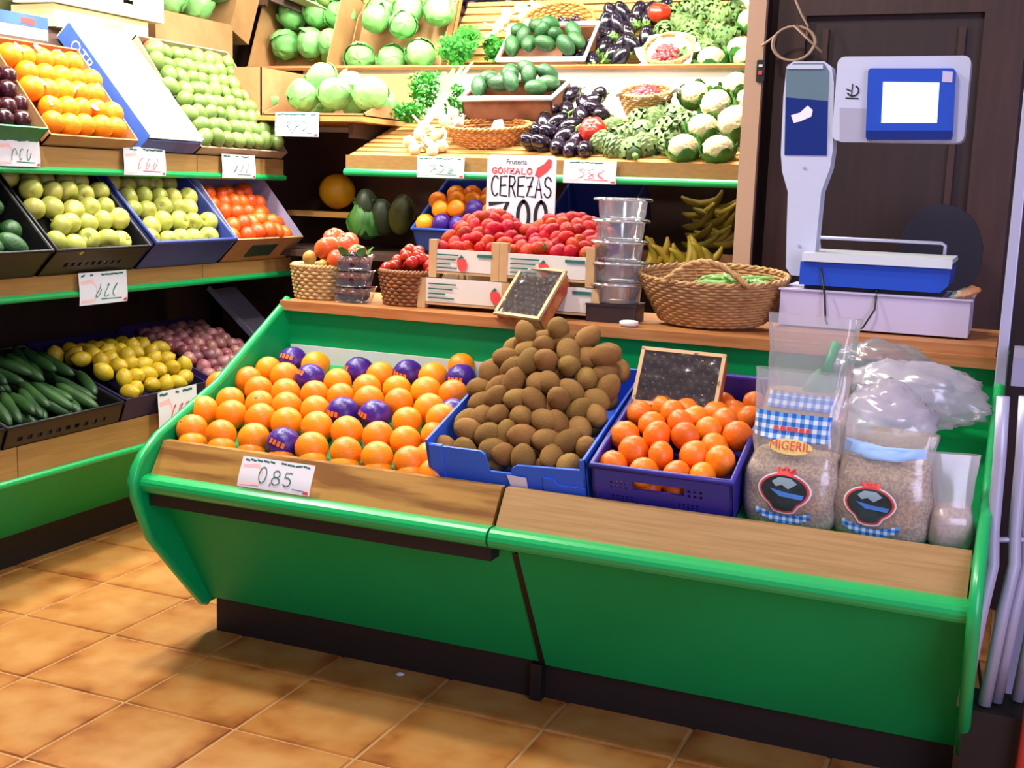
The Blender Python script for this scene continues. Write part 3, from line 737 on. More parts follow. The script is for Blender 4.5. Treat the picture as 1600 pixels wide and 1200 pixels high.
# shallow film-wrapped trays of dark fruit
FILM = film('clear_film', (210, 215, 235), .95, .55, .1)
TRAYC = mat('printed_tray_card', (196, 120, 60), 0.5, c2=(170, 60, 40), scale=18, thr=(.45, .6))
WOODT = mat('thin_tray_wood', (206, 170, 126), 0.6)
def film_tray(label, F, w, d, h, seed, fruit, grp, fl):
    o = thing('fruit_tray', label, 'tray', F)
    MB().box(0, w, 0, d, 0, .004).build('bottom', TRAYC, o)
    for q in ((0, w, 0, .004), (0, w, d-.004, d)): MB().box(q[0], q[1], q[2], q[3], 0, h).build('side_panel', TRAYC, o)
    for q in ((0, .004), (w-.004, w)): MB().box(q[0], q[1], 0, d, 0, h).build('side_panel', TRAYC, o)
    b = MB()
    for q in ((-.004, w+.004, -.004, .005), (-.004, w+.004, d-.005, d+.004), (-.004, .005, 0, d), (w-.005, w+.004, 0, d)): b.box(q[0], q[1], q[2], q[3], h-.006, h+.003)
    b.build('rim', WOODT, o)
    g = MB(); vs = []; N_ = 12
    for j in range(N_+1):
        for i in range(N_+1):
            u = w*i/N_; v = d*j/N_
            vs.append((u, v, h+.001+.007*noise.noise(Vector((i*.8, j*.5, seed)))))
    g.add(vs, [(j*(N_+1)+i, j*(N_+1)+i+1, (j+1)*(N_+1)+i+1, (j+1)*(N_+1)+i) for j in range(N_) for i in range(N_)])
    g.build('clear_film', FILM, o, True)
    Rf = random.Random(seed)
    for p in heap(w-.01, d-.01, lambda a, c: h-.013, .021, seed, .15):
        tag(put('cherry', ball_me, fruit, None, spin(F @ (p+Vector((.005, .005, 0))), .98, True, Rf)), fl, 'cherry', grp)
    return o
a60 = math.radians(62)
film_tray('film-covered tray of dark cherries propped on the mandarins', frame((-.848, 2.842, .757), (1, 0, -.02), (0, math.cos(a60), math.sin(a60))), .205, .142, .055, 3, CHERRY, 'cherries in the tray on the mandarins', 'dark cherry under film in the tray propped on the mandarins')
a45 = math.radians(45)
film_tray('film-covered tray of dark cherries leaning before the strawberry crates', frame((-1.335, 3.10, .905), (math.cos(.22), -math.sin(.22), -.03), (math.sin(.22)*math.cos(a45), math.cos(.22)*math.cos(a45), math.sin(a45))), .145, .175, .055, 9, CHERRY, 'cherries in the tray before the strawberries', 'dark cherry under film in the tray before the strawberries')
# ------------------------------------------------------------------ bags of grain on the counter
GRAIN = mat('mixed_grain', (222, 198, 160), 0.8, c2=(178, 148, 112), scale=160, bump=.9, bscale=160, thr=(.4, .6))
CORN = mat('cracked_corn', (222, 190, 120), 0.8, c2=(190, 150, 84), scale=160, bump=.9, bscale=160, thr=(.4, .6))
BAGF = film('bag_film', (240, 234, 250), .80, .30, .2)
BAGM = film('milky_bag_film', (246, 232, 252), .50, .35, .2)
SCOOPM = mat('green_scoop_plastic', (24, 160, 90), 0.4)
DARKPIC = mat('printed_dark_picture', (40, 62, 66), 0.5, c2=(28, 40, 44), scale=30)
def sgp(v, e): return math.copysign(abs(v)**e, v)
class Bag:
    def __init__(s, label, M, a, b, fill, top, seed, film_m=BAGF, grain=GRAIN, flare=1.0, lean=0.0):
        s.a, s.b, s.fill, s.top, s.seed, s.flare, s.e = a, b, fill, top, seed, flare, .55
        s.o = thing('grain_bag', label, 'bag', M)
        s.shell(0.0, fill, -.003, True).build('grain_filling', grain, s.o, True)
        s.shell(0.0, top, 0.0, False).build('plastic_bag', film_m, s.o, True)
    def dims(s, z):
        t = z/s.fill
        if t <= 1:
            k = (.86+.14*math.sin(math.pi*min(1, .12+t*.85))); return s.a*k, s.b*(.9+.1*math.sin(math.pi*t))*(1-.25*max(0, t-.75)/.25)
        q = min(1, (z-s.fill)/max(.001, s.top-s.fill)); return s.a*(.86+(s.flare-.86)*q), s.b*(.75-.45*q)
    def pt(s, th, z, off):
        a, b = s.dims(z); cr = 1+.05*noise.noise(Vector((math.cos(th)*2, math.sin(th)*2+s.seed, z*22)))+(.10*noise.noise(Vector((math.cos(th)*5, math.sin(th)*5, z*9+s.seed))) if z > s.fill else 0)
        return Vector(((a+off)*sgp(math.cos(th), s.e)*cr, (b+off)*sgp(math.sin(th), s.e)*cr, z))
    def shell(s, z0, z1, off, closed, n=44, m=20):
        vs = []; fs = []
        for j in range(m+1):
            z = z0+(z1-z0)*j/m
            for i in range(n): vs.append(s.pt(2*math.pi*i/n, z, off))
        for j in range(m):
            for i in range(n): l = (i+1) % n; fs.append((j*n+i, j*n+l, (j+1)*n+l, (j+1)*n+i))
        fs.append(tuple(range(n))[::-1])
        if closed: fs.append(tuple(m*n+i for i in range(n)))
        return MB().add(vs, fs)
    def front(s, x, z, off=.002):
        """point on the front face of the bag at x, z"""
        a, b = s.dims(z); q = min(.98, abs(x)/a); th = -math.acos(sgp(x/a if abs(x) < a*.98 else math.copysign(.98, x), 1/s.e)) if True else 0
        p = s.pt(th, z, off); return Vector((x, p.y, z))
    def patch(s, name, pts, m, off=.002):
        """printed shape: outline filled as a fan of thin strips that follow the bag"""
        cx = sum(p[0] for p in pts)/len(pts); cz = sum(p[1] for p in pts)/len(pts); b = MB(); n = len(pts); K = 4
        vs = [s.front(cx, cz, off)]; fs = []
        for k in range(1, K+1):
            for x, z in pts: vs.append(s.front(cx+(x-cx)*k/K, cz+(z-cz)*k/K, off))
        for i in range(n):
            j = (i+1) % n; fs.append((0, 1+i, 1+j))
            for k in range(K-1): fs.append((1+k*n+i, 1+(k+1)*n+i, 1+(k+1)*n+j, 1+k*n+j))
        return b.add(vs, fs).build(name, m, s.o, True)
    def gingham(s, x0, x1, z0f, z1f, cell, par=None):
        """blue and white checks between two height curves"""
        w_, bl, dk = MB(), MB(), MB(); nx = int((x1-x0)/cell)
        for i in range(nx):
            xa = x0+i*cell; xb = xa+cell; zlo = z0f((xa+xb)/2); zhi = z1f((xa+xb)/2); z = zlo; j = int(zlo/cell)
            z = j*cell
            while z < zhi:
                za, zb = max(z, zlo), min(z+cell, zhi)
                if zb-za > 1e-4:
                    t = (bl, w_, dk)[0 if (i % 2) != (j % 2) else (1 if i % 2 == 0 else 2)]
                    t.add([s.front(xa, za), s.front(xb, za), s.front(xb, zb), s.front(xa, zb)], [(0, 1, 2, 3)])
                z += cell; j += 1
        for mb, mm_ in ((w_, PAPER), (bl, mat('gingham_blue', (110, 170, 232), .5)), (dk, mat('gingham_dark_blue', (38, 104, 200), .5))):
            if mb.v: mb.build('gingham_print', mm_, s.o)
    def emblem(s, cx, cz, r):
        crown = [(cx-.42*r+.28*r*i/1.0, cz+(.78 if i % 2 == 0 else .98)*r) for i in range(4)]
        def body(k): return [(cx+k*r*1.15*math.cos(t)*(1-.12*max(0, -math.sin(t))), cz+k*r*.78*math.sin(t)-(.22*r*k if math.sin(t) < -.9 else 0)) for t in [2*math.pi*i/28 for i in range(28)]]
        s.patch('emblem_border', [(x, z) for x, z in body(1.16)], PAPER, .0022)
        s.patch('emblem_border', body(1.08), INK_R, .0030)
        s.patch('emblem_crown', [(cx-.38*r, cz+.72*r), (cx-.5*r, cz+1.12*r), (cx-.2*r, cz+.95*r), (cx, cz+1.2*r), (cx+.2*r, cz+.95*r), (cx+.5*r, cz+1.12*r), (cx+.38*r, cz+.72*r)], INK_R, .0036)
        s.patch('emblem_picture', body(.98), DARKPIC, .0042)
        s.patch('emblem_sky', [(cx-.62*r, cz+.42*r), (cx-.4*r, cz+.2*r), (cx-.1*r, cz+.3*r), (cx+.2*r, cz+.12*r), (cx+.62*r, cz+.42*r), (cx+.3*r, cz+.66*r), (cx-.3*r, cz+.66*r)], mat('pale_sky_print', (150, 176, 190), .5), .005)
        s.patch('emblem_river', [(cx-.7*r, cz+.08*r), (cx+.2*r, cz-.06*r), (cx+.98*r, cz-.1*r), (cx+.9*r, cz-.32*r), (cx-.2*r, cz-.26*r)], INK_B, .005)
bg1 = Bag('open clear grain bag with gingham band and picture emblem, left front of bags', T(-.415, 2.635, .583, 0, 0, -.12), .106, .078, .155, .335, 1, flare=1.0)
bg1.emblem(.0, .082, .045)
bg1.gingham(-.062, .062, lambda x: .008+5.0*x*x, lambda x: .026+4.4*x*x, .0075)
bg1.gingham(-.09, .09, lambda x: .182+.9*abs(x)*.12, lambda x: .247, .0095)
bg1.patch('yellow_oval', [(.048*math.cos(t), .176+.017*math.sin(t)) for t in [2*math.pi*i/20 for i in range(20)]], INK_Y, .004)
b = MB(); lm = text_mesh('MIGERIL', .028)
for v in lm.vertices: v.co = bg1.front(v.co.x*.9, .178+v.co.y, .0065)
put('lettering', lm, INK_R, bg1.o)
b = MB()
for i in range(6): b.add([bg1.front(-.04+.014*i, .208, .005), bg1.front(-.03+.014*i, .208, .005), bg1.front(-.03+.014*i, .218, .005), bg1.front(-.04+.014*i, .218, .005)], [(0, 1, 2, 3)])
b.build('lettering', INK_R, bg1.o)
bg2 = Bag('tall open clear bag of cracked corn with green scoop standing inside', T(-.425, 2.80, .650, 0, 0, -.12), .104, .07, .20, .375, 5, grain=CORN, flare=1.02)
bg2.gingham(-.08, .08, lambda x: .165, lambda x: .20, .0095)
sc_ = thing('scoop', 'green plastic scoop stuck in the tall bag of corn', 'scoop', T(-.405, 2.80, .845, -.25, .28, .1))
sp = MB(); vs = []; fs = []
for j in range(7):
    t = j/6; z = -.03+.085*t; r = .036*math.sin(math.pi*(.32+.5*t))
    for i in range(9):
        a = math.pi+math.pi*i/8; vs.append(Vector((r*math.cos(a), .6*r*math.sin(a), z)))
for j in range(6):
    for i in range(8): k = j*9+i; fs.append((k, k+1, k+10, k+9))
sp.add(vs, fs); sp.build('bowl', SCOOPM, sc_, True)
MB().tube([(0, -.012, .045), (0, -.012, .08), (0, -.010, .125)], [.013, .010, .012], 8).build('handle', SCOOPM, sc_, True)
bg3 = Bag('clear grain bag with folded blue printed top and picture emblem, right front of bags', T(-.222, 2.635, .583, 0, 0, -.10), .107, .08, .165, .225, 9, flare=.95)
bg3.emblem(-.015, .078, .042)
bg3.gingham(-.072, .048, lambda x: .006+5.0*(x+.012)**2, lambda x: .024+4.4*(x+.012)**2, .0075)
bg3.patch('printed_band', [(-.09, .178), (-.03, .168), (.03, .170), (.085, .180), (.08, .20), (0, .196), (-.085, .205)], mat('pale_blue_print', (150, 186, 232), .5), .003)
def crumple(label, loc, r, seed, m=BAGM, rot=(0, 0, 0), grain=None):
    o = thing('plastic_bag', label, 'bag', T(*loc, *rot))
    me = globe(r[0], r[1], r[2], 44, 30, lambda d: 1+.22*nz(d, 1.3, seed)+.20*abs(nz(Vector((d.x*1.2, d.y*1.6, d.z*3.6)), 1.6, seed+3))-.06+.16*abs(nz(Vector((d.x*1.4+d.z*2, d.y*2.0, d.z*6)), 2.1, seed)), 'crumpled_film')
    put('crumpled_film', me, m, o)
    if grain:
        put('grain_filling', globe(r[0]*.78, r[1]*.78, r[2]*.45, 24, 14, lambda d: 1+.08*nz(d, 2, seed), 'grain'), grain, o, T(0, 0, -r[2]*.42))
    return o
crumple('crumpled milky plastic bag lying behind the right emblem bag', (-.245, 2.765, .80), (.105, .075, .085), 2)
crumple('rolled white bag with pink tint against the green back panel', (-.20, 2.93, .845), (.155, .08, .075), 6, rot=(0, 0, -.1), grain=None)
crumple('folded translucent bag with pale print, uppermost at the back', (-.27, 3.01, .885), (.12, .06, .065), 12, BAGF, rot=(0, .1, .1))
Bag('small open milky bag of grain with flared mouth at the right end of the counter', T(-.088, 2.62, .583, -.1, .0, .25), .046, .066, .085, .19, 15, film_m=film('half_milky_film', (246, 236, 250), .6, .3, .22), flare=1.2)

# ------------------------------------------------------------------ weighing scale and its stand
SCW = mat('scale_white_plastic', (196, 200, 224), 0.35)
SCG = mat('scale_grey_plastic', (170, 168, 190), 0.4)
SCB = mat('scale_blue_plastic', (34, 76, 190), 0.35)
SCN = mat('scale_navy_panel', (18, 42, 120), 0.3)
SCM = mat('scale_grey_green_panel', (96, 120, 136), 0.35)
LILAC = mat('lilac_white_box', (196, 186, 214), 0.5)
stand = thing('scale_stand', 'pale lilac metal box stand under the weighing scale', 'stand', T(-.34, 3.30, .953))
MB().box(-.235, .235, -.12, .14, .006, .098).build('body', LILAC, stand)
MB().box(-.24, .24, -.125, .145, .098, .102).build('lid', LILAC, stand)
for x in (-.2, .2):
    for y in (-.1, .12): MB().lathe([(0, 0), (.01, 0), (.01, .007), (0, .007)], 8, T(x, y, 0)).build('foot', BLACKP, stand)
scl = thing('weighing_scale', 'blue and white electronic price scale with raised screen on lilac stand', 'scale', T(-.34, 3.30, 1.055))
def rbox(x0, x1, z0, z1, r, n=5):
    return arc(x1-r, z1-r, r, r, 0, 90, n)+arc(x0+r, z1-r, r, r, 90, 180, n)+arc(x0+r, z0+r, r, r, 180, 270, n)+arc(x1-r, z0+r, r, r, 270, 360, n)
XZ = lambda a, c, t: Vector((a, t, c))
OX, OZ = -.34, 1.055
MB().prism([(-.19, .012), (.16, .012), (.178, .03), (.182, .072), (-.19, .072)], XZ, -.115, .14).build('body', SCB, scl)
MB().prism([(-.18, 0), (.165, 0), (.165, .014), (-.18, .014)], XZ, -.09, .12).build('base_plate', BLACKP, scl)
MB().prism([(-.185, .078), (.178, .078), (.184, .086), (.182, .096), (-.185, .096)], XZ, -.125, .15).build('weighing_plate', mat('pale_plate_metal', (214, 218, 226), .3), scl)
MB().prism([(-.18, .072), (.17, .072), (.17, .079), (-.18, .079)], XZ, -.10, .13).build('plate_support', BLACKP, scl)
MB().prism([(-.185, .0), (.184, .0), (.184, .022), (-.185, .022)], lambda a, c, t: Vector((a, -.127+.0*c, .074+c)) if t == 0 else Vector((a, -.125, .074+c)), 0, 1).build('plate_front_lip', mat('pale_plate_metal', (214, 218, 226), .3), scl)
MB().tube([(-.18, .12, .098), (-.18, .12, .128), (.14, .12, .128), (.15, .12, .122), (.15, .12, .098)], .0045, 8).build('rail', TUBEGREY, scl, True)
def pxz(q, y):
    p = onY(q[0], q[1], y); return (p.x-OX, p.z-OZ)
ya = 3.24
armp = [pxz(q, ya) for q in [(1228, 418), (1236, 430), (1262, 432), (1271, 422), (1277, 360), (1283, 300), (1297, 262), (1301, 235), (1303, 130), (1299, 104), (1288, 96), (1240, 96), (1229, 104), (1224, 150), (1220, 240), (1222, 268), (1231, 300), (1229, 360)]]
MB().prism(armp, XZ, ya-3.30, ya-3.30+.07).build('arm', SCW, scl)
def panel(nm, px, m, y, t=.003, par=scl):
    return MB().prism([pxz(q, y) for q in px], XZ, y-3.30-t, y-3.30).build(nm, m, par)
panel('arm_display', [(1226, 242), (1292, 243), (1294, 158), (1228, 152)], SCN, ya)
panel('arm_display_cover', [(1228, 152), (1294, 158), (1296, 112), (1288, 99), (1240, 99), (1229, 108)], SCM, ya)
panel('arm_highlight_bar', [(1231, 108), (1286, 108), (1286, 101), (1231, 101)], SCW, ya-.003)
panel('white_sticker', [(1236, 180), (1250, 176), (1262, 165), (1270, 172), (1268, 182), (1250, 190), (1240, 192)], PAPER, ya-.003, .001)
for q in ((1257, 262), (1249, 384)):
    c_ = pxz(q, ya); MB().prism([(c_[0]+.004*math.cos(t), c_[1]+.004*math.sin(t)) for t in [i*.7 for i in range(9)]], XZ, ya-3.30-.003, ya-3.30).build('screw', SCG, scl)
x0, z1 = pxz((1311, 90), ya); x1, z0 = pxz((1506, 224), ya)
hd = MB().prism(rbox(x0, x1, z0, z1, .018), XZ, ya-3.30-.02, ya-3.30+.06).build('screen_housing', SCW, scl)
MB().box(x0+.01, x0+.03, .0, .03, z0-.02, z0+.02)
MB().prism([(x0-.03, z0+.05), (x0+.02, z0+.05), (x0+.02, z0+.11), (x0-.03, z0+.11)], XZ, ya-3.30+.005, ya-3.30+.05).build('screen_bracket', SCG, scl)
yh = ya-.02
MB().prism([pxz(q, yh) for q in [(1312, 222), (1362, 222), (1362, 170), (1312, 168)]], XZ, yh-3.30-.001, yh-3.30).build('housing_panel', SCG, hd)
MB().prism([pxz(q, yh) for q in [(1354, 216), (1360, 219), (1484, 219), (1489, 214), (1494, 112), (1490, 108), (1362, 108), (1358, 112)]], XZ, yh-3.30-.022, yh-3.30).build('blue_bezel', SCB, hd)
MB().prism([pxz(q, yh) for q in [(1356, 219), (1487, 219), (1489, 205), (1355, 205)]], XZ, yh-3.30-.026, yh-3.30).build('bezel_lip', SCN, hd)
SCREEN = emit('lit_screen', (214, 236, 255), 1.9)
MB().prism([pxz(q, yh-.022) for q in [(1377, 192), (1464, 192), (1468, 129), (1380, 128)]], XZ, yh-3.30-.024, yh-3.30-.021).build('screen', SCREEN, hd)
MB().prism([pxz(q, yh-.022) for q in [(1472, 128), (1488, 129), (1489, 112), (1473, 111)]], XZ, yh-3.30-.024, yh-3.30-.021).build('sticker', LILAC, hd)
b = MB(); lx, lz = pxz((1333, 142), yh)
fnL = lambda a, c: Vector((lx+a, yh-3.30-.0015, lz+c))
b.ribbon([(-.002, .016), (-.003, -.010)], .003, fnL); b.ribbon(arc(0, 0, .014, .013, -150, 60, 10), .004, fnL); b.ribbon([(-.016, -.018), (.014, -.019)], .003, fnL); b.ribbon([(-.016, .004), (-.006, .0)], .003, fnL)
b.build('logo', INK_K, hd)
for i, (a, c_) in enumerate((((1283, 420), (1290, 500)), ((1370, 455), (1348, 512)))):
    p = onY(*a, 3.18); q = onY(*c_, 3.155)
    o = MB().tube([p+Vector((0, .06, 0)), p, p*.5+q*.5+Vector((.012*(1 if i else .3), -.003, 0)), q, q+Vector((-.02 if i else .005, .0, -.012))], .0028, 6).build('power_cable', BLACKP, None, True)
    tag(o, ('thin black cable hanging straight down the left of the lilac stand', 'thin black cable curving down the middle of the lilac stand')[i], 'cable')
# crumpled receipts at the end of the stand
RCP = mat('foil_wrapper', (120, 140, 140), .3, c2=(226, 150, 90), scale=14)
tag(put('wrapper', globe(.04, .03, .012, 16, 10, lambda d: 1+.5*nz(d, 3.2), 'wrapper'), RCP, None, T(-.125, 3.22, 1.068, 0, -.3, .5)), 'crumpled foil wrapper on the right end of the scale stand', 'wrapper')

# ------------------------------------------------------------------ baskets
def basket(name, label, M, A, B, h, flare, rows_, m, handle=False, stakes=22, thick=.006, cat='basket'):
    o = thing(name, label, cat, M)
    def rad(z, a): k = 1-flare*(1-z/h)**1.2; return A*k*math.cos(a), B*k*math.sin(a)
    bt = MB(); n = 32
    bt.add([Vector((*rad(0, 2*math.pi*i/n), .004)) for i in range(n)], [tuple(range(n))]); bt.build('base', m, o)
    wv = MB(); S = stakes*2+1; N_ = stakes*4
    for j in range(rows_):
        z = (j+.5)*h/rows_; pts = []
        for i in range(N_):
            a = 2*math.pi*i/N_; x, y = rad(z, a); off = thick*.55*math.sin(stakes*a+(math.pi if j % 2 else 0))
            pts.append(Vector((x, y, z))*1+Vector((math.cos(a), math.sin(a), 0))*off)
        wv.tube(pts, h/rows_*.56, 5, True)
    wv.build('weave', m, o, True)
    sk = MB()
    for i in range(stakes):
        a = 2*math.pi*(i+.5)/stakes; sk.tube([Vector((*rad(z, a), z)) for z in (0, h*.5, h)], thick*.5, 5)
    sk.build('stakes', m, o, True)
    rm = MB()
    for s_ in (0, math.pi):
        rm.tube([Vector((*rad(h, 2*math.pi*i/96), h+.002))+Vector((math.cos(2*math.pi*i/96), math.sin(2*math.pi*i/96), 0))*.004*math.cos(24*2*math.pi*i/96+s_)+Vector((0, 0, .004*math.sin(24*2*math.pi*i/96+s_))) for i in range(96)], thick*.9, 6, True)
    rm.build('rim', m, o, True)
    if handle:
        for s_, sy in ((0, 1), (math.pi, 1)):
            pts = []
            for i in range(25):
                t = i/24; a = math.pi*t; pts.append(Vector((-.085+.235*t-.02, -B*.93, h+.062*math.sin(a)))+Vector((0, .004*math.cos(10*a+s_), .004*math.sin(10*a+s_))))
            MB().tube(pts, .006, 6).build('handle', m, o, True)
    return o
basket('wicker_basket', 'large oval wicker basket with looped handle beside the scale', T(-.775, 3.265, .948, .13, 0, 0), .205, .145, .125, .30, 15, WICKER, True, 30, .0045)
BEAN = mat('green_bean_skin', (120, 168, 84), .5, c2=(150, 190, 110), scale=8, rand=.15)
bmesh_bean = MB().tube([(-.05, 0, 0), (-.02, .004, .002), (.02, .003, .003), (.05, -.004, 0)], [.002, .006, .006, .002], 6).mesh('bean_pod', True)
Rb = random.Random(4)
for i in range(34):
    a = Rb.uniform(0, 6.28); r = Rb.random()**.5
    tag(put('bean_pod', bmesh_bean, BEAN, None, T(-.71+.10*r*math.cos(a), 3.25+.062*r*math.sin(a), 1.054+.014*(1-r)+.13*.062*r*math.sin(a)+Rb.uniform(-.006, .008), Rb.uniform(-.2, .2), Rb.uniform(-.15, .15), Rb.uniform(0, 6.28))), 'green bean pod lying in the wicker basket with the handle', 'bean', 'bean pods in the handled basket')
basket('wicker_basket', 'round straw basket of tomatoes at the left end of the counter top', T(-2.0, 3.22, .930), .098, .092, .098, .14, 9, mat('straw_weave', (198, 168, 112), .6, c2=(176, 140, 84), scale=30), False, 20)
basket('wicker_basket', 'small brown basket of cherry tomatoes beside the strawberry crates', T(-1.695, 3.22, .930), .092, .085, .098, .18, 9, WICKER_D, False, 20)
for i, (px, py, y, s) in enumerate(((513, 388, 3.20, 1.0), (541, 382, 3.25, 1.0), (530, 405, 3.19, .95), (522, 372, 3.27, .85), (558, 398, 3.23, .85))):
    tomo_k.make(Matrix.Translation(onY(px, py, y)) @ Euler((rnd.uniform(-.6, .6), rnd.uniform(-.6, .6), i)).to_matrix().to_4x4() @ Matrix.Scale(s, 4), 'big orange-red tomato heaped in the straw basket on the left', 'large tomatoes in the straw basket')
for px, py, s, lb in ((484, 402, 1.0, 'tan mango on the left rim of the straw basket'), (504, 414, .8, 'small pale yellow mango at the front of the straw basket')):
    tag(put('mango', avo_me, MANGO, None, T(*onY(px, py, 3.17), 1.2, .3, .6, s*.62)), lb, 'mango')
Rc = random.Random(8)
for i in range(42):
    a = Rc.uniform(0, 6.28); r = Rc.random()**.5*.085; zz = 1.03+.075*(1-(r/.09)**1.5)*max(0, .6-.5*math.cos(a-2.2)*.9)
    tomc_k.make(spin(Vector((-1.695+r*math.cos(a), 3.23+.9*r*math.sin(a), zz)), 1.0, True, Rc), 'cherry tomato piled in the small brown basket', 'cherry tomatoes in the brown basket', [0] if Rc.random() < .6 else None)
# trays of dark cherries stacked between the two baskets
PUN = film('clear_punnet', (220, 225, 235), .92, .3, .1)
for k in range(3):
    z = .930+.048*k; M = T(-1.862, 3.17, z, 0, 0, .15+.2*k)
    o = thing('punnet', ('bottom', 'middle', 'top')[k]+' clear punnet of dark plums between the two small baskets', 'punnet', M)
    b = MB(); w0, w1, hh = .048, .056, .046
    ring = lambda w, zz: [Vector((x, y, zz)) for x, y in rbox(-w, w, -w*.9, w*.9, .012, 4)]
    r0, r1, r2 = ring(w0, .002), ring(w1, hh-.004), ring(w1+.006, hh); n = len(r0)
    b.add(r0+r1+r2, [tuple(range(n))]+[(i, (i+1) % n, n+(i+1) % n, n+i) for i in range(n)]+[(n+i, n+(i+1) % n, 2*n+(i+1) % n, 2*n+i) for i in range(n)])
    b.build('clear_tub', PUN, o, True)
    for i in range(9):
        a = i*1.2566+k; tag(put('plum', plum_me, PLUM, None, M @ spin(Vector((.030*math.cos(a), .028*math.sin(a), .024)) if i < 5 else Vector((.02*math.cos(i*1.57), .02*math.sin(i*1.57), .040)), .66, True, Rc)), 'small dark plum packed in the stack of clear punnets', 'plum', 'plums in the punnets')
    if k == 2:
        for i in range(5): put('leaf', leafcup(.04, i*1.3, .9, -.004, .022, .02, 4, 3), LEAF, o, T(0, 0, .05))

# ------------------------------------------------------------------ strawberry crates
CRW = mat('crate_wood_strip', (206, 166, 120), .6, c2=(190, 148, 100), scale=10)
CRP = mat('printed_white_card', (222, 214, 204), .55)
def straw_crate(label, x0, x1, y0, y1, z0, z1, posts, berry_x):
    o = thing('strawberry_crate', label, 'crate', T(x0, y0, z0)); w, d, h = x1-x0, y1-y0, z1-z0
    MB().box(0, w, 0, d, .012, .018).build('bottom', CRW, o)
    for q in ((0, .005), (d-.005, d)): MB().box(0, w, q[0], q[1], .02, h).build('end_panel' if q[0] else 'front_panel', CRP, o)
    for q in ((0, .005), (w-.005, w)): MB().box(q[0], q[1], 0, d, .02, h).build('side_panel', CRP, o)
    for x in (-.003, w-.022):
        for y in (-.002, d-.02): MB().box(x, x+.025, y, y+.022, 0, h+posts).build('corner_post', CRW, o)
    fn = lambda a, c: Vector((a, -.0035, c))
    b = MB(); bx = w*berry_x; bz = h*.52
    b.poly([(bx-.016, bz+.012), (bx-.006, bz+.020), (bx+.012, bz+.014), (bx+.018, bz), (bx+.012, bz-.018), (bx-.002, bz-.022), (bx-.014, bz-.008)], fn); b.build('printed_berry', INK_R, o)
    MB().poly([(bx-.012, bz+.016), (bx-.002, bz+.027), (bx+.008, bz+.018)], lambda a, c: Vector((a, -.0040, c))).build('printed_leaf', INK_DG, o)
    b = MB()
    for zz, a0, a1 in ((.82, .12, .42), (.66, .12, .38), (.5, .12, .30), (.36, .12, .4)): b.ribbon([(w*a0, h*zz), (w*a1, h*zz)], .004, fn)
    if berry_x < .6: MB().ribbon([(w*.72, h*.84), (w*.9, h*.84)], .009, fn).build('printed_label', INK_DG, o)
    b.build('printed_text', INK_DG, o)
    return o
straw_crate('bottom strawberry crate, its white front with a printed berry', -1.635, -1.345, 3.16, 3.44, .930, 1.020, 0, .86)
straw_crate('upper left strawberry crate with wooden corner posts, heaped with berries', -1.605, -1.385, 3.17, 3.43, 1.022, 1.105, .028, .48)
straw_crate('upper right strawberry crate beside the clear tubs, heaped with berries', -1.378, -1.095, 3.17, 3.43, 1.022, 1.105, .028, .48)
straw_crate('bottom right crate under the strawberries behind the leaning tray', -1.338, -1.075, 3.17, 3.44, .930, 1.020, 0, .5)
Rs = random.Random(21)
for (x0, x1, lb, gp, sd) in ((-1.60, -1.388, 'strawberry heaped in the upper left wooden-post crate', 'strawberries in the left crate', 31), (-1.373, -1.10, 'strawberry heaped in the upper right crate by the clear tubs', 'strawberries in the right crate', 32)):
    for lay in (0, 1):
        for p in heap(x1-x0, .25, lambda a, c: 1.098+.105*min(1, c*1.5+.05)*math.sin(math.pi*(.18+.64*a))-(.03 if lay else 0), .036, sd+lay, .2):
            ax = Euler((Rs.uniform(1.2, 4.2), Rs.uniform(-.9, .9), Rs.uniform(-3, 3))).to_matrix().to_4x4()
            straw_k.make(Matrix.Translation((x0+p.x+(.012 if lay else 0), 3.198+p.y*.88, p.z)) @ ax, lb, gp, None if Rs.random() < .3 else [0])

# ------------------------------------------------------------------ cherry price board
sgn = thing('price_board', 'white price board reading CEREZAS 7,00 behind the strawberries', 'sign', T(-1.44, 3.50, .930))
p_ = [onY(*q, 3.50) for q in ((762, 241), (870, 239), (757, 420), (866, 420))]
sx0, sx1, sz1 = p_[0].x+1.44, p_[1].x+1.44, p_[0].z-.930
MB().prism(rbox(sx0, sx1, .0, sz1, .014), XZ, 0, .005).build('board', PAPER, sgn)
fnS = lambda a, c: Vector((a, -.0012, c))
sw = sx1-sx0
b = MB(); lettering(b, 'CEREZAS', sx0+.016, sz1-.128, .0255, .062, .0052, fnS, .17); b.build('lettering', INK_K, sgn)
b = MB(); xx = lettering(b, '7', sx0+.016, sz1-.235, .062, .088, .014, fnS, .2); lettering(b, ',', xx-.006, sz1-.235, .03, .05, .010, fnS); lettering(b, '00', xx+.012, sz1-.235, .052, .092, .012, fnS, .14); b.build('price', INK_K, sgn)
b = MB(); lettering(b, 'GONZALO', sx0+.018, sz1-.058, .0165, .017, .0042, fnS, .2); b.build('lettering', INK_R, sgn)
put('lettering', text_mesh('Fruteria', .022), INK_DG, sgn, Matrix.Translation((sx0+sw*.43, -.0012, sz1-.022)) @ Euler((math.pi/2, 0, 0)).to_matrix().to_4x4())
b = MB(); b.poly([(sx1-.070, sz1-.062), (sx1-.062, sz1-.038), (sx1-.04, sz1-.026), (sx1-.026, sz1-.010), (sx1-.014, sz1-.014), (sx1-.016, sz1-.034), (sx1-.030, sz1-.050), (sx1-.055, sz1-.068)], fnS); b.build('red_fruit_print', INK_R, sgn)
MB().box(sx0+sw*.45, sx0+sw*.55, .005, .012, 0, .2).build('board_back_strut', WHITE, sgn)

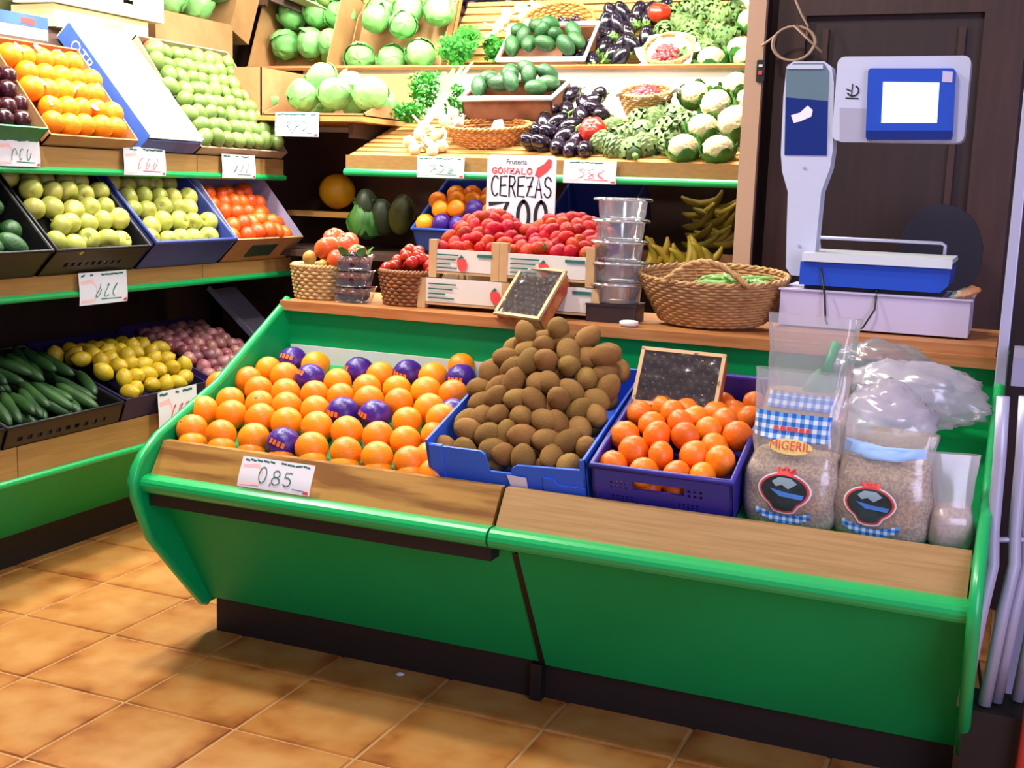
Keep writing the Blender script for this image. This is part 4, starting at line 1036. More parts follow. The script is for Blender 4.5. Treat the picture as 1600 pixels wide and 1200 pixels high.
# ------------------------------------------------------------------ stack of clear tubs
TUB = film('clear_tub_plastic', (226, 228, 244), .80, .4, .12)
cx, cy = onY(968, 400, 3.22).x, 3.22
bx_ = thing('dark_box', 'small dark box under the stack of clear tubs', 'box', T(cx-.005, cy, .930, 0, 0, .1))
MB().prism(rbox(-.072, .072, -.06, .06, .006, 3), lambda a, c, t: Vector((a, c, t)), 0, .045).build('body', mat('dark_brown_box', (48, 30, 34), .5), bx_)
MB().prism(rbox(-.074, .074, -.062, .062, .006, 3), lambda a, c, t: Vector((a, c, t)), .045, .05).build('lid', mat('dark_brown_box', (48, 30, 34), .5), bx_)
ordn = ('lowest', 'second lowest', 'middle', 'second highest', 'topmost')
for k in range(5):
    o = thing('clear_tub', ordn[k]+' of the stacked clear plastic tubs with lids on the counter', 'tub', T(cx+.003*math.sin(k*2), cy, .981+.0585*k), 'stacked clear tubs')
    MB().lathe([(0, .002), (.060, .002), (.064, .006), (.069, .05), (.072, .053)], 32).build('tub', TUB, o, True)
    MB().lathe([(.079, .049), (.081, .053), (.081, .057), (.076, .0585), (.066, .055), (0, .055)], 32).build('lid', TUB, o, True)
    MB().tube([(.080*math.cos(2*math.pi*i/40), .080*math.sin(2*math.pi*i/40), .053) for i in range(40)], .0035, 6, True).build('lid_rim', film('rim_plastic%d' % k, (226, 228, 240), .35, .7, .1), o, True)
tag(put('jar_lid', MB().lathe([(0, .004), (.022, .004), (.026, .008), (.026, .016), (.02, .018), (.012, .010), (0, .010)], 20).mesh('jar_lid', True), WHITE, None, T(-.965, 3.11, .927)), 'small white dish between the tubs and the wicker basket', 'dish')
# ------------------------------------------------------------------ left shelving: top tier
CLIP = mat('white_tissue', (236, 236, 236), .7)
GREENBOX = mat('green_print_carton', (24, 120, 74), .5, c2=(20, 104, 62), scale=20)
F = leftframe(-2.845, 2.40, 1.372, 50)
crate('green_box', 'green printed box of dark plums at the far left of the top tier', F, .50, .40, .075, GREENBOX, rim=0, cat='box', sidem=CARD)
fill(one('plum', plum_me, PLUM, 'dark plum in the green box at the far left', 'plum', 'plums in the green box'), F, [p+Vector((.01, .01, 0)) for p in heap(.48, .38, lambda a, c: .052+.018*math.sin(math.pi*c), .062, 3)], True)
b = MB()
for i in range(6): b.ribbon([(.06+.07*i, .022), (.08+.07*i, .05), (.10+.07*i, .022)], .008, lambda a, c: F @ Vector((a, -.002, c)))
F1 = leftframe(-2.845, 2.925, 1.372, 50)
crate('orange_tray', 'low cardboard tray of oranges on the top tier of the left shelving', F1, .405, .40, .05, CARD, rim=0, cat='tray')
Rl = random.Random(2)
for i, p in enumerate(heap(.395, .40, lambda a, c: .048, .078, 6, .06)): orange_k.make(spin(F1 @ (p+Vector((.005, .012, 0))), .92, True, Rl), '%s orange from the left in row %s from the front, top tier cardboard tray' % (ORD[HR[i][1]], ('one', 'two', 'three', 'four', 'five', 'six', 'seven')[HR[i][0]]), 'oranges on the top tier', [0])
for i in range(9):
    u = .05+.11*(i % 3)+.04*((i//3) % 2); v = .10+.11*(i//3)
    o = put('tissue', MB().add([(0, 0, 0), (.03, .004, .006), (.034, .03, .002), (.004, .034, .008)], [(0, 1, 2, 3)]).mesh('tissue'), CLIP, None, F1 @ T(u, v, .075, 0, 0, i))
    tag(o, 'scrap of white tissue tucked between the top tier oranges', 'tissue', 'tissue scraps between oranges')
BLUEP = mat('blue_print_carton', (70, 110, 206), .5, c2=(60, 96, 190), scale=10)
F2 = leftframe(-2.845, 3.372, 1.372, 48)
wb = thing('white_box', 'white carton with blue printed sides lying tilted between oranges and green pears', 'box', F2)
MB().box(.004, .293, .004, .52, 0, .012).build('bottom', WHITE, wb)
MB().box(0, .297, 0, .004, 0, .055).build('front_panel', mat('navy_print_carton', (48, 62, 132), .5, c2=(70, 84, 150), scale=16), wb)
MB().box(0, .297, .52, .524, 0, .07).build('back_panel', WHITE, wb)
MB().box(0, .004, .004, .52, 0, .072).build('side_panel', BLUEP, wb); MB().box(.293, .297, .004, .52, 0, .072).build('side_panel', WHITE, wb)
MB().box(.004, .293, .004, .52, .060, .064).build('lid', WHITE, wb)
put('lettering', text_mesh('OTR', .062), PAPER, wb, Matrix(((0, 0, -1, -.0015), (-1, 0, 0, .40), (0, 1, 0, .036), (0, 0, 0, 1))))
F3 = leftframe(-2.848, 3.685, 1.372, 50)
crate('pear_tray', 'shallow grey wooden tray of green pears on the top tier', F3, .565, .50, .04, mat('grey_tray_wood', (176, 160, 128), .6, c2=(160, 142, 110), scale=12), rim=0, cat='tray', backh=.075)
for i, p in enumerate(heap(.553, .49, lambda a, c: .052+.008*c, .066, 9, .08)): tag(put('green_pear', pear_me, PEAR, None, spin(F3 @ (p+Vector((.006, .008, 0))), 1.0, True, Rl)), '%s green pear from the left in row %s from the front of the grey tray' % (ORD[HR[i][1]], ('one', 'two', 'three', 'four', 'five', 'six', 'seven', 'eight', 'nine')[HR[i][0]]), 'pear', 'green pears on the top tier')
tag(put('red_pear', pear_me, mat('red_blush_skin', (206, 110, 70), .4), None, spin(F3 @ Vector((.08, .46, .062)), 1, True, Rl)), 'single red blushed pear in the back row of the green pears', 'pear')

# left shelving: middle tier
LBLUE = mat('slate_blue_plastic', (62, 74, 150), .45, c2=(54, 64, 134), scale=5)
def mtier(y): return leftframe(-2.80, y, .968, 45)
sh = dots(.04, .36, .03, .12, 5, 2, .6)
M0, M1, M2, M3 = mtier(2.35), mtier(2.842), mtier(3.288), mtier(3.756)
crate('black_crate', 'black plastic crate of dark avocados at the left end of the middle tier', M0, .475, .40, .12, BLACKP)
fill(one('avocado', avo_me, AVO, 'dark avocado in the black crate at the far left of the middle tier', 'avocado', 'avocados on the middle tier'), M0, [p+Vector((.01, .01, 0)) for p in heap(.455, .38, lambda a, c: .085, .085, 2)], True)
crate('black_crate', 'black plastic crate of yellow-green apples left of the slate blue crate', M1, .43, .42, .12, BLACKP, holes=dots(.08, .35, .04, .075, 9, 1, .5))
Ra = random.Random(12)
for p in heap(.41, .40, lambda a, c: .092+.03*math.sin(math.pi*min(1, c*1.1)), .074, 12, .16): apple_k.make(spin(M1 @ (p+Vector((.01, .01, 0))), 1.0, True, Ra), 'yellow-green apple in the black crate on the middle tier', 'apples in the black crate')
crate('blue_crate', 'slate blue plastic crate of yellow-green apples in the middle tier', M2, .45, .42, .135, LBLUE, rim=.008)
for p in heap(.43, .40, lambda a, c: .09+.02*math.sin(math.pi*min(1, c*1.1)), .074, 13, .14): apple_k.make(spin(M2 @ (p+Vector((.01, .01, 0))), 1.0, True, Ra), 'yellow-green apple in the slate blue crate on the middle tier', 'apples in the slate blue crate')
GREYLIN = mat('lavender_liner', (150, 146, 176), .6)
crate('cardboard_box', 'brown cardboard box with pale liner of tangerines at the right end of the middle tier', M3, .445, .36, .13, CARD, rim=0, cat='box', inner=GREYLIN, sidem=GREYLIN, backh=.16)
tg = [c for c in bpy.data.objects if c.parent and c.parent.get('label', '').startswith('brown cardboard box with pale')][0].parent
MB().box(.13, .30, -.003, 0, .03, .095).build('dark_print', mat('dark_green_print', (44, 62, 54), .5), tg)
fill(one('tangerine', mand_me, mat('red_tangerine_peel', (222, 84, 12), .42, rand=.14), 'red-orange tangerine in the brown cardboard box on the middle tier', 'tangerine', 'tangerines in the cardboard box'), M3, [p+Vector((.01, .01, 0)) for p in heap(.42, .30, lambda a, c: .085+.045*math.sin(math.pi*a)*(1-c), .066, 14, .18)], True, 1.05, None, Ra)

# left shelving: bottom tier
def ltier(y): return leftframe(-2.752, y, .462, 20)
L0, L1, L2, L3 = ltier(2.05), ltier(2.635), ltier(3.145), ltier(3.60)
DNAVY = mat('dark_navy_carton', (34, 28, 70), .5)
crate('black_crate', 'black crate of small cucumbers at the far left of the bottom tier', L0, .575, .46, .075, BLACKP)
crate('black_crate', 'black crate of cucumbers beside the lemons on the bottom tier', L1, .50, .46, .075, BLACKP, holes=dots(.05, .45, .02, .05, 10, 1, .5))
for Fm, w, lb, gp, sd in ((L0, .55, 'cucumber in the black crate at the far left of the bottom tier', 'cucumbers far left', 3), (L1, .48, 'cucumber in the black crate next to the lemons', 'cucumbers next to the lemons', 4)):
    Rq = random.Random(sd)
    for lay in range(2):
        for i in range(10):
            for j in range(2):
                p = Vector((.03+(w-.04)*(i+.3*lay)/9.6, .11+.19*j+Rq.uniform(-.03, .03), .055+.032*lay+.012*j+Rq.uniform(-.006, .01)))
                M = Fm @ Matrix.Translation(p) @ Euler((math.pi/2+Rq.uniform(-.15, .15), Rq.uniform(-3, 3), Rq.uniform(-.5, .3))).to_matrix().to_4x4()
                tag(put('cucumber', cuke_me, CUKE, None, M), lb, 'cucumber', gp)
crate('lemon_box', 'dark navy carton heaped with lemons on the bottom tier', L2, .44, .46, .085, DNAVY, rim=0, cat='box', sideholes=[(.17, .29, .035, .06)])
fill(one('lemon', lemon_me, LEMON, 'yellow lemon heaped in the dark navy carton', 'lemon', 'lemons on the bottom tier'), L2, [p+Vector((.01, .01, 0)) for p in heap(.42, .44, lambda a, c: .075+.05*math.sin(math.pi*min(1, c*1.2)), .062, 15, .15)], True, 1.0, None, Ra)
crate('onion_box', 'purple carton of red onions on the bottom tier behind the counter end', L3, .44, .46, .10, mat('purple_carton', (60, 38, 100), .5), rim=0, cat='box', sideholes=[(.16, .30, .04, .07)])
fill(one('red_onion', onion_me, ONION, 'small red onion in the purple carton', 'onion', 'onions in the purple carton'), L3, [p+Vector((.01, .01, 0)) for p in heap(.42, .44, lambda a, c: .085+.025*math.sin(math.pi*c), .056, 16, .15)], True, 1.0, None, Ra)
o = thing('grey_tray', 'empty grey tray leaning in the dark corner behind the red onions', 'tray', leftframe(-2.86, 4.10, .60, 40))
MB().box(0, .2, 0, .34, 0, .006).build('bottom', GREYLIN, o); MB().box(0, .2, 0, .005, 0, .03).build('lip', GREYLIN, o)
MB().box(.0, .005, 0, .34, 0, .03).build('lip', GREYLIN, o)

# ------------------------------------------------------------------ price tags
def price_tag(label, tl, br, plane, style=0, curl=.004, txt=None, lean=0.0):
    if plane[0] == 'X':
        a = onX(tl[0], tl[1], plane[1]); c = onX(br[0], br[1], plane[1]); M = frame((plane[1], a.y, c.z), (0, 1, 0), (-math.sin(lean), 0, math.cos(lean))); w = c.y-a.y
    else:
        a = onY(tl[0], tl[1], plane[1]); c = onY(br[0], br[1], plane[1]); M = frame((a.x, plane[1], c.z), (1, 0, 0), (0, math.sin(lean), math.cos(lean))); w = c.x-a.x
    h = a.z-c.z
    o = thing('price_tag', label, 'price tag', M)
    def fn(u, v, off=0.0): return Vector((u, v, curl*math.sin(math.pi*u/w)+.002*math.sin(5*v/h)+off))
    N_, K = 10, 4; vs = [fn(w*i/N_, h*j/K) for j in range(K+1) for i in range(N_+1)]
    b = MB().add(vs, [(j*(N_+1)+i, j*(N_+1)+i+1, (j+1)*(N_+1)+i+1, (j+1)*(N_+1)+i) for j in range(K) for i in range(N_)])
    b.build('paper', PAPER, o, True)
    f1 = lambda u, v: fn(u, v, .0008); f2 = lambda u, v: fn(u, v, .0014)
    p = MB(); p.poly([(w*.03, h*.06), (w*.30, h*.10), (w*.34, h*.55), (w*.26, h*.80), (w*.04, h*.74)], f1); p.build('pink_print', INK_P, o)
    g = MB(); rr = random.Random(len(label)*7+style)
    x = .06
    while x < .86:
        d = rr.uniform(.03, .08)
        if rr.random() < .8: g.ribbon([(w*x, h*(.90+rr.uniform(-.02, .02))), (w*(x+d), h*(.90+rr.uniform(-.02, .02)))], h*.055, f1)
        x += d+.03
    g.build('header_print', INK_DG, o)
    r = MB(); r.poly([(w*.90, h*.04), (w*.98, h*.03), (w*.975, h*.13), (w*.92, h*.11)], f1); r.build('corner_print', INK_R, o)
    if txt:
        b = MB(); xx = w*.27
        for ch, (k, hh) in zip(txt, ((.14, .52), (.08, .3), (.14, .46), (.13, .44))):
            for s_ in GLY[ch]: b.ribbon([(xx+q*w*k, h*.20+z*h*hh) for q, z in s_], h*.035, f2)
            xx += w*(k+.02 if ch != ',' else .03)
        b.ribbon([(xx, h*.14), (xx+w*.16, h*.12)], h*.025, f2)
        b.build('price', INK_DG, o)
    else:
        b = MB()
        for k in range(3):
            u0 = .36+.18*k; pts = [(w*(u0+.06*math.cos(t*(1+.3*style)+k)), h*(.42+.2*math.sin(t*1.3+style+k))) for t in [i*.5 for i in range(8)]]
            b.ribbon(pts, h*.03, f2)
        b.ribbon([(w*.42, h*.16), (w*.85, h*.14)], h*.03, f2)
        b.build('scribbled_price', (INK_G, INK_R, INK_DG)[style % 3], o)
    return o
price_tag('white price tag below the dark plums at the far left', (-6, 213), (63, 261), ('X', -2.836), 0)
price_tag('white price tag on the top tier edge below the white and blue carton', (193, 228), (259, 275), ('X', -2.836), 1)
price_tag('white price tag on the top tier edge below the pear tray', (347, 240), (399, 279), ('X', -2.836), 2)
price_tag('white price tag on the middle tier edge below the apples', (123, 427), (199, 470), ('X', -2.786), 3)
price_tag('white price tag in front of the lemons on the bottom tier', (247, 613), (308, 661), ('X', -2.722), 4)
price_tag('curled white price tag hanging under the cabbages', (430, 175), (498, 214), ('Y', 4.116), 5, .012)
price_tag('white price tag left of the CEREZAS board on the back shelf', (652, 244), (725, 279), ('Y', 4.062), 6)
price_tag('white price tag right of the CEREZAS board on the back shelf', (881, 250), (962, 288), ('Y', 4.062), 7)
price_tag('handwritten 0,85 price tag on the plywood rail below the oranges', (370, 712), (483, 776), ('Y', 2.432), 0, .003, '0,85', .35)

# ------------------------------------------------------------------ cabbages in the corner
def carton_open(label, x0, x1, y0, y1, z0, fh, sh, bh):
    o = thing('cabbage_box', label, 'box', T(x0, y0, z0)); w, d = x1-x0, y1-y0
    MB().box(0, w, 0, d, 0, .005).build('bottom', CARD, o); MB().box(0, w, d-.005, d, 0, bh).build('back_panel', CARD, o)
    MB().box(0, w, 0, .005, 0, fh).build('front_panel', CARD, o)
    for x in (0, w-.005): MB().prism([(0, 0), (d, 0), (d, sh), (.10, sh), (0, fh)], lambda a, c, t: Vector((t, a, c)), x, x+.005).build('side_panel', CARD, o)
    return o
carton_open('high-fronted cardboard box of cabbages in the corner behind the pears', -3.30, -2.885, 4.16, 4.58, 1.541, .19, .19, .20)
carton_open('low-fronted cardboard box of cabbages on the corner shelf', -2.875, -2.405, 4.16, 4.58, 1.541, .012, .05, .20)
CB = [(473, 150, 4.24, .90, 'round green cabbage at the left front of the low cabbage box'), (523, 147, 4.25, .98, 'round green cabbage second from left in the low cabbage box'), (503, 122, 4.33, .92, 'crinkly green cabbage sitting on top of the left cabbages'), (579, 146, 4.26, 1.02, 'pale round cabbage at the right front of the low cabbage box'), (548, 133, 4.35, .85, 'small pale cabbage wedged behind the front cabbages')]
for i, (px, py, y, s, lb) in enumerate(CB):
    cabbage_ks[i % 2].make(Matrix.Translation(onY(px, py, y)) @ Euler((rnd.uniform(-.7, .3), rnd.uniform(-.5, .5), i*1.3)).to_matrix().to_4x4() @ Matrix.Scale(s, 4), lb, 'cabbages in the low box')
for i, (x, y, z) in enumerate(((-2.50, 4.46, 1.615), (-2.64, 4.49, 1.615), (-2.80, 4.47, 1.615))):
    cabbage_ks[i % 2].make(T(x, y, z, .3*i, .4, i, .95), 'cabbage in the back row of the low box, seen in the mirror', 'cabbages in the low box')
for i, (x, y, z) in enumerate(((-3.21, 4.25, 1.615), (-3.07, 4.24, 1.62), (-2.955, 4.25, 1.61), (-3.21, 4.40, 1.615), (-3.07, 4.40, 1.62), (-2.955, 4.41, 1.615))):
    cabbage_ks[i % 2].make(T(x, y, z, .3*i, .4, i, 1.0), 'cabbage in the high-fronted box, seen only in the mirror', 'cabbages in the high-fronted box')
# cartons stacked on the ledge behind the top tier
def carton(label, x0, x1, y0, y1, z0, z1, m, top=WHITE, hole=None, strip=None):
    o = thing('carton', label, 'box', T(x0, y0, z0)); d, w, h = x1-x0, y1-y0, z1-z0
    MB().holed(w, h, .005, hole or [], lambda a, c, e: Vector((d-.005+e, a, c))).build('front_panel', m, o)
    MB().box(0, .005, 0, w, 0, h).build('back_panel', m, o)
    for y in (0, w-.005): MB().box(.005, d-.005, y, y+.005, 0, h).build('side_panel', m, o)
    MB().box(.005, d-.005, .005, w-.005, 0, .005).build('bottom', m, o); MB().box(.005, d-.005, .005, w-.005, h-.005, h).build('top_flap', top, o)
    if strip:
        MB().box(d, d+.0015, 0, w, h*.66, h).build('blue_print_band', BLUEP, o)
        MB().box(d+.0015, d+.0025, w*.55, w*.75, h*.72, h*.92).build('red_print', INK_R, o); MB().box(d+.0015, d+.0025, w*.86, w*.93, h*.72, h*.9).build('red_print', INK_R, o)
    return o
YWH = mat('cream_carton', (238, 230, 186), .6, c2=(228, 212, 150), scale=6)
c3 = carton('white carton with blue and red band behind the top tier oranges', -3.38, -3.19, 2.45, 3.325, 1.70, 1.815, WHITE, strip=True)
c2 = carton('cream carton lying behind the tilted white box', -3.40, -3.20, 3.37, 3.86, 1.795, 1.872, YWH)
b = MB()
for i in range(6): b.ribbon([(.24+.02*i, .035), (.252+.02*i, .045)], .012, lambda a, c: Vector((.202, a, c)))
b.build('green_print', mat('pale_green_ink', (150, 200, 120), .6), c2)
carton('white carton with a hand hole, topmost of the stack at the upper left', -3.36, -3.18, 3.34, 3.93, 1.876, 2.06, mat('cream_white_carton', (236, 232, 212), .6), hole=[(.36, .42, .045, .06)])

c4 = carton('added carton imitating a mirror reflection, upper left corner under two cabbages', -3.42, -3.27, 3.99, 4.50, 1.796, 1.945, CARD, CARD)  # added carton and cabbages, standing in for a reflection in the left mirror
MB().box(-.01, 0, 0, .51, .0, .36).build('raised_flap', CARD, c4)
for i, (y, lb) in enumerate(((4.16, 'left added cabbage on the carton imitating a mirror reflection'), (4.33, 'right added cabbage on the carton imitating a mirror reflection'))):
    cabbage_ks[i].make(T(-3.335, y, 2.008, .2, .3, i, 1.0), lb, 'added cabbages on the reflection stand-in carton')

# ------------------------------------------------------------------ greens, garlic and leek at the left of the slats
def bunch(label, c, r, n, seed, m=PARS):
    o = thing('parsley_bunch', label, 'herbs', T(*c)); Rg = random.Random(seed); b = MB(); s_ = MB()
    for i in range(n):
        d = Vector((Rg.gauss(0, 1), Rg.gauss(0, 1), Rg.gauss(0, 1))).normalized()*Rg.uniform(.45, 1.0)
        p = Vector((d.x*r[0], d.y*r[1], d.z*r[2])); E_ = Euler((Rg.uniform(-1, 1), Rg.uniform(-1, 1), Rg.uniform(0, 6.3))).to_matrix(); k = Rg.uniform(.009, .017)
        b.add([p+E_ @ Vector(q)*k for q in ((0, 0, 0), (.7, -.5, .1), (1.3, -.2, 0), (1.0, .1, .15), (1.5, .5, 0), (.6, .6, .1))], [(0, 1, 2, 3), (0, 3, 4, 5)])
    for i in range(14):
        a = Rg.uniform(-1, 1)*r[0]*.8; s_.tube([(a*.4, 0, -r[2]*1.05), (a*.8, Rg.uniform(-.5, .5)*r[1], 0), (a, Rg.uniform(-.6, .6)*r[1], r[2]*.8)], .0018, 4)
    b.build('leaves', m, o)['kind'] = 'stuff'; s_.build('stems', m, o)
    return o
bunch('parsley bunch standing behind the leek', onY(665, 138, 4.47), (.085, .06, .075), 520, 1)
bunch('parsley bunch lying low at the left end of the slats', onY(640, 175, 4.36), (.075, .06, .04), 380, 2)
bunch('parsley bunch right of the leek beside the avocado carton', onY(712, 160, 4.44), (.05, .05, .075), 320, 3)
lk = thing('leek', 'long white and green leek leaning across the parsley', 'leek', T(*onY(655, 203, 4.26)))
base = onY(655, 203, 4.26); e1, e2, e3 = onY(683, 172, 4.34)-base, onY(700, 140, 4.42)-base, onY(716, 112, 4.48)-base
MB().tube([(0, 0, 0), e1*.5, e1, e2*.9], [.015, .013, .013, .012], 10).build('white_stalk', mat('leek_white', (226, 232, 206), .5), lk, True)
for k in range(4):
    s_ = Vector((.02*(k-1.5), 0, .006*k)); q = Vector((.012, 0, 0))
    MB().add([e1*.9-q, e1*.9+q, e2+s_*.8+q*1.3, e3+s_*2+q*.6, e3+s_*2.2-q*.6, e2+s_*.8-q*1.3], [(0, 1, 2, 5), (5, 2, 3, 4)]).build('leaf', PARS, lk)
Rg = random.Random(6)
for i, (px, py, y) in enumerate(((640, 222, 4.17), (655, 210, 4.22), (668, 226, 4.16), (682, 212, 4.21), (690, 228, 4.15), (700, 205, 4.25), (662, 198, 4.27), (715, 192, 4.31), (648, 233, 4.13), (676, 236, 4.13), (708, 178, 4.34), (695, 190, 4.30))):
    garlic_k.make(Matrix.Translation(onY(px, py, y)) @ Euler((Rg.uniform(-1.4, 1.4), Rg.uniform(-1.2, 1.2), Rg.uniform(0, 6))).to_matrix().to_4x4(), 'garlic bulb in the loose heap at the left of the slatted shelf', 'garlic bulbs on the slats')

# oval wicker bowl of dark cherries
bc = onY(762, 212, 4.27)
basket('wicker_bowl', 'shallow wicker bowl of dark cherries on the slatted shelf', T(bc.x, bc.y+.02, bc.z-.045, .22, 0, 0), .168, .12, .085, .34, 8, mat('honey_wicker', (188, 126, 60), .55, c2=(160, 98, 40), scale=30), False, 24)
Rh = random.Random(9)
for i in range(110):
    a = Rh.uniform(0, 6.28); r = Rh.random()**.5
    tag(put('cherry', ball_me, CHERRY, None, spin(Vector((bc.x+.135*r*math.cos(a), bc.y+.02+.09*r*math.sin(a), bc.z+.002+.02*r*math.sin(a)+Rh.uniform(-.004, .012))), 1.0, True, Rh)), 'dark cherry in the shallow wicker bowl on the slats', 'cherry', 'cherries in the wicker bowl')
tag(MB().add([(-.03, 0, -.012), (.035, .005, -.022), (.012, .02, .03), (-.02, .018, .026)], [(0, 1, 2, 3)]).build('blank_card', PAPER, None, False, T(bc.x+.03, bc.y+.02, bc.z+.035)), 'small blank white card stuck in the bowl of cherries', 'card')
# avocado carton
AF = backframe(-2.075, 4.375, 1.545, 24)
crate('avocado_carton', 'brown carton with white liner of avocados behind the cherry bowl', AF, .375, .22, .085, mat('brown_print_carton', (110, 60, 36), .6, c2=(150, 92, 60), scale=10), rim=.0, cat='box')
ac = [c for c in bpy.data.objects if c.name.startswith('avocado_carton')][0]
MB().tube([(-.004, -.006, .088), (.38, -.006, .092), (.38, .22, .088), (-.004, .22, .088)], .011, 8, True).build('white_liner_rim', WHITE, ac, True)
fill(one('avocado', avo_me, AVO, 'green avocado in the white-lined carton on the slatted shelf', 'avocado', 'avocados in the white-lined carton'), AF, [p+Vector((.015, .015, 0)) for p in heap(.345, .20, lambda a, c: .09+.035*math.sin(math.pi*a)+.02*c, .072, 5, .15)], True, .92, None, Rh)
# eggplants
EF = backframe(SX0, SYF, SZF, 20)
ep = [(842, 160), (872, 150), (893, 148), (912, 160), (935, 150), (860, 172), (885, 170), (908, 178), (932, 172), (942, 182), (850, 192), (872, 190), (895, 196), (840, 208), (862, 208), (884, 212), (905, 216), (850, 226), (873, 228), (895, 230), (915, 232), (832, 224), (925, 160)]
Re = random.Random(14)
for px, py in ep:
    y = 4.14+.40*(238-py)/95; p = onY(px, py, y)
    egg_k.make(Matrix.Translation(p) @ Euler((Re.uniform(-2.0, -.7), Re.uniform(-.6, .6), Re.uniform(-.9, .9))).to_matrix().to_4x4() @ Matrix.Scale(.92, 4), 'glossy black eggplant in the heap left of the red tomato', 'eggplants on the slats')
tom_k.make(Matrix.Translation(onY(926, 203, 4.22)) @ Euler((1.0, -.1, .2)).to_matrix().to_4x4() @ Matrix.Scale(.98, 4), 'single big red ribbed tomato beside the eggplants')
# grapes in a paper-lined basket
gp_ = onY(1012, 150, 4.50)
basket('wicker_basket', 'paper-lined basket of red grapes at the back of the slatted shelf', T(gp_.x, gp_.y, gp_.z-.065, .35, 0, 0), .10, .085, .085, .25, 8, WICKER, False, 18)
pl = MB(); vs = []
for j in range(3):
    for i in range(24):
        a = 2*math.pi*i/24; r = (.05, .095, .125)[j]*(1+.10*math.sin(i*2.1+j)); vs.append(Vector((r*math.cos(a), r*.85*math.sin(a), (-.02, .03, .045+.015*math.sin(i*1.7))[j])))
pl.add(vs, [tuple(range(24))]+[(j*24+i, j*24+(i+1) % 24, (j+1)*24+(i+1) % 24, (j+1)*24+i) for j in range(2) for i in range(24)])
tag(pl.build('lining_paper', PAPER, None, True, T(gp_.x, gp_.y, gp_.z-.02, .35, 0, 0)), 'crumpled white paper lining the basket of red grapes', 'paper')
for i in range(60):
    a = Rh.uniform(0, 6.28); r = Rh.random()**.5*.058
    tag(put('grape', ball_me, GRAPE, None, spin(Vector((gp_.x-.01+r*math.cos(a)*.8, gp_.y+r*math.sin(a), gp_.z+.03*(1-r/.07)+.34*r*math.sin(a)+.005)), 1.05, True, Rh)), 'red grape in the paper-lined basket', 'grape', 'grapes in the lined basket')
# artichokes and cauliflowers
for px, py in ((942, 228), (965, 235), (988, 238), (1012, 232), (955, 208), (980, 215), (1003, 210), (1030, 222), (1050, 230), (1020, 192), (1042, 205), (1000, 192), (1030, 178), (1052, 185), (1070, 198)):
    y = 4.15+.30*(240-py)/60; arti_k.make(Matrix.Translation(onY(px, py, y)) @ Euler((rnd.uniform(.2, 1.4), rnd.uniform(-.6, .6), rnd.uniform(0, 6))).to_matrix().to_4x4() @ Matrix.Scale(1.0, 4), 'green artichoke in the heap between tomato and cauliflowers', 'artichokes on the slats')
for px, py, y, s, lb in ((1150, 195, 4.30, 1.05, 'largest cauliflower, cream-coloured, at the right end of the slatted shelf'), (1098, 202, 4.28, .85, 'cauliflower wrapped in leaves left of the largest one'), (1068, 234, 4.15, .85, 'cauliflower at the front edge beside the artichokes'), (1122, 236, 4.15, .85, 'cauliflower at the front edge under the largest one'),
                         (1175, 160, 4.46, .9, 'cauliflower at the back right corner of the slatted shelf'), (1120, 165, 4.46, .9, 'cauliflower behind the largest one near the back board'), (1085, 150, 4.52, .85, 'pale cauliflower in the back row beside the grape basket'), (1150, 135, 4.54, .8, 'topmost cauliflower against the white back board')):
    caul_k.make(Matrix.Translation(onY(px, py, y)) @ Euler((rnd.uniform(.5, 1.1), rnd.uniform(-.3, .3), rnd.uniform(-.5, .5))).to_matrix().to_4x4() @ Matrix.Scale(s, 4), lb, 'cauliflowers on the slats')

# ------------------------------------------------------------------ dim middle shelf of the back unit
tag(put('yellow_melon', globe(.078, .078, .074, 24, 16, lambda d: 1+.02*math.cos(9*math.atan2(d.y, d.x)), 'yellow_melon'), MELON, None, T(*onY(527, 299, 4.52))), 'round yellow melon on the little side shelf', 'melon')
lt = thing('lettuce', 'dark green leafy lettuce under the yellow melon', 'lettuce', T(-2.50, 4.36, 1.01))
for i in range(9): put('leaf', leafcup(.06, i*1.5, 1.5, -.03, .07+.01*(i % 3), .035), LEAF, lt, T(0, 0, .10, s=1.25))
put('heart', cabbage_mesh(2), LEAF, lt, T(0, 0, .10, s=.85))
for px, py, s, lb in ((573, 322, 1.0, 'dark green squash standing right of the lettuce'), (598, 335, .9, 'dark green squash lying near the white tag'), (628, 330, 1.0, 'yellow-green squash left of the blue orange crate')):
    tag(put('squash', globe(.05*s, .05*s, .085*s, 18, 14, lambda d: 1-.18*d.z+.04*math.cos(8*math.atan2(d.y, d.x)), 'squash'), mat('squash_%d' % px, (40, 52, 30) if px < 610 else (104, 110, 36), .5, c2=(56, 60, 34), scale=9), None, T(*onY(px, py, 4.34), .25, .3*(px > 600), 0)), lb, 'squash')
BLUEK = mat('blue_plastic_crate', (40, 78, 170), .45)
OF = backframe(onY(655, 385, 4.16).x, 4.15, 1.035, 32)
crate('blue_crate', 'blue plastic crate of oranges behind the strawberries on the back unit', OF, .34, .36, .10, BLUEK, rim=.007)
for i, p in enumerate(heap(.33, .35, lambda a, c: .085+.035*math.sin(math.pi*min(1, c*1.2)), .078, 7, .1)):
    (wrapped_k if i in (1, 2, 6) else orange_k).make(spin(OF @ (p+Vector((.005, .005, 0))), .9, True, Rh), 'purple-wrapped orange in the blue crate behind the strawberries' if i in (1, 2, 6) else 'orange in the blue crate behind the strawberries', 'wrapped oranges in the back crate' if i in (1, 2, 6) else 'oranges in the back crate', [0])
OF2 = backframe(-1.62, 4.18, 1.02, 30)
crate('blue_crate', 'dark blue empty crate behind the CEREZAS board', OF2, .30, .34, .16, mat('dark_blue_plastic', (26, 40, 104), .5), rim=.006)
Rn = random.Random(19)
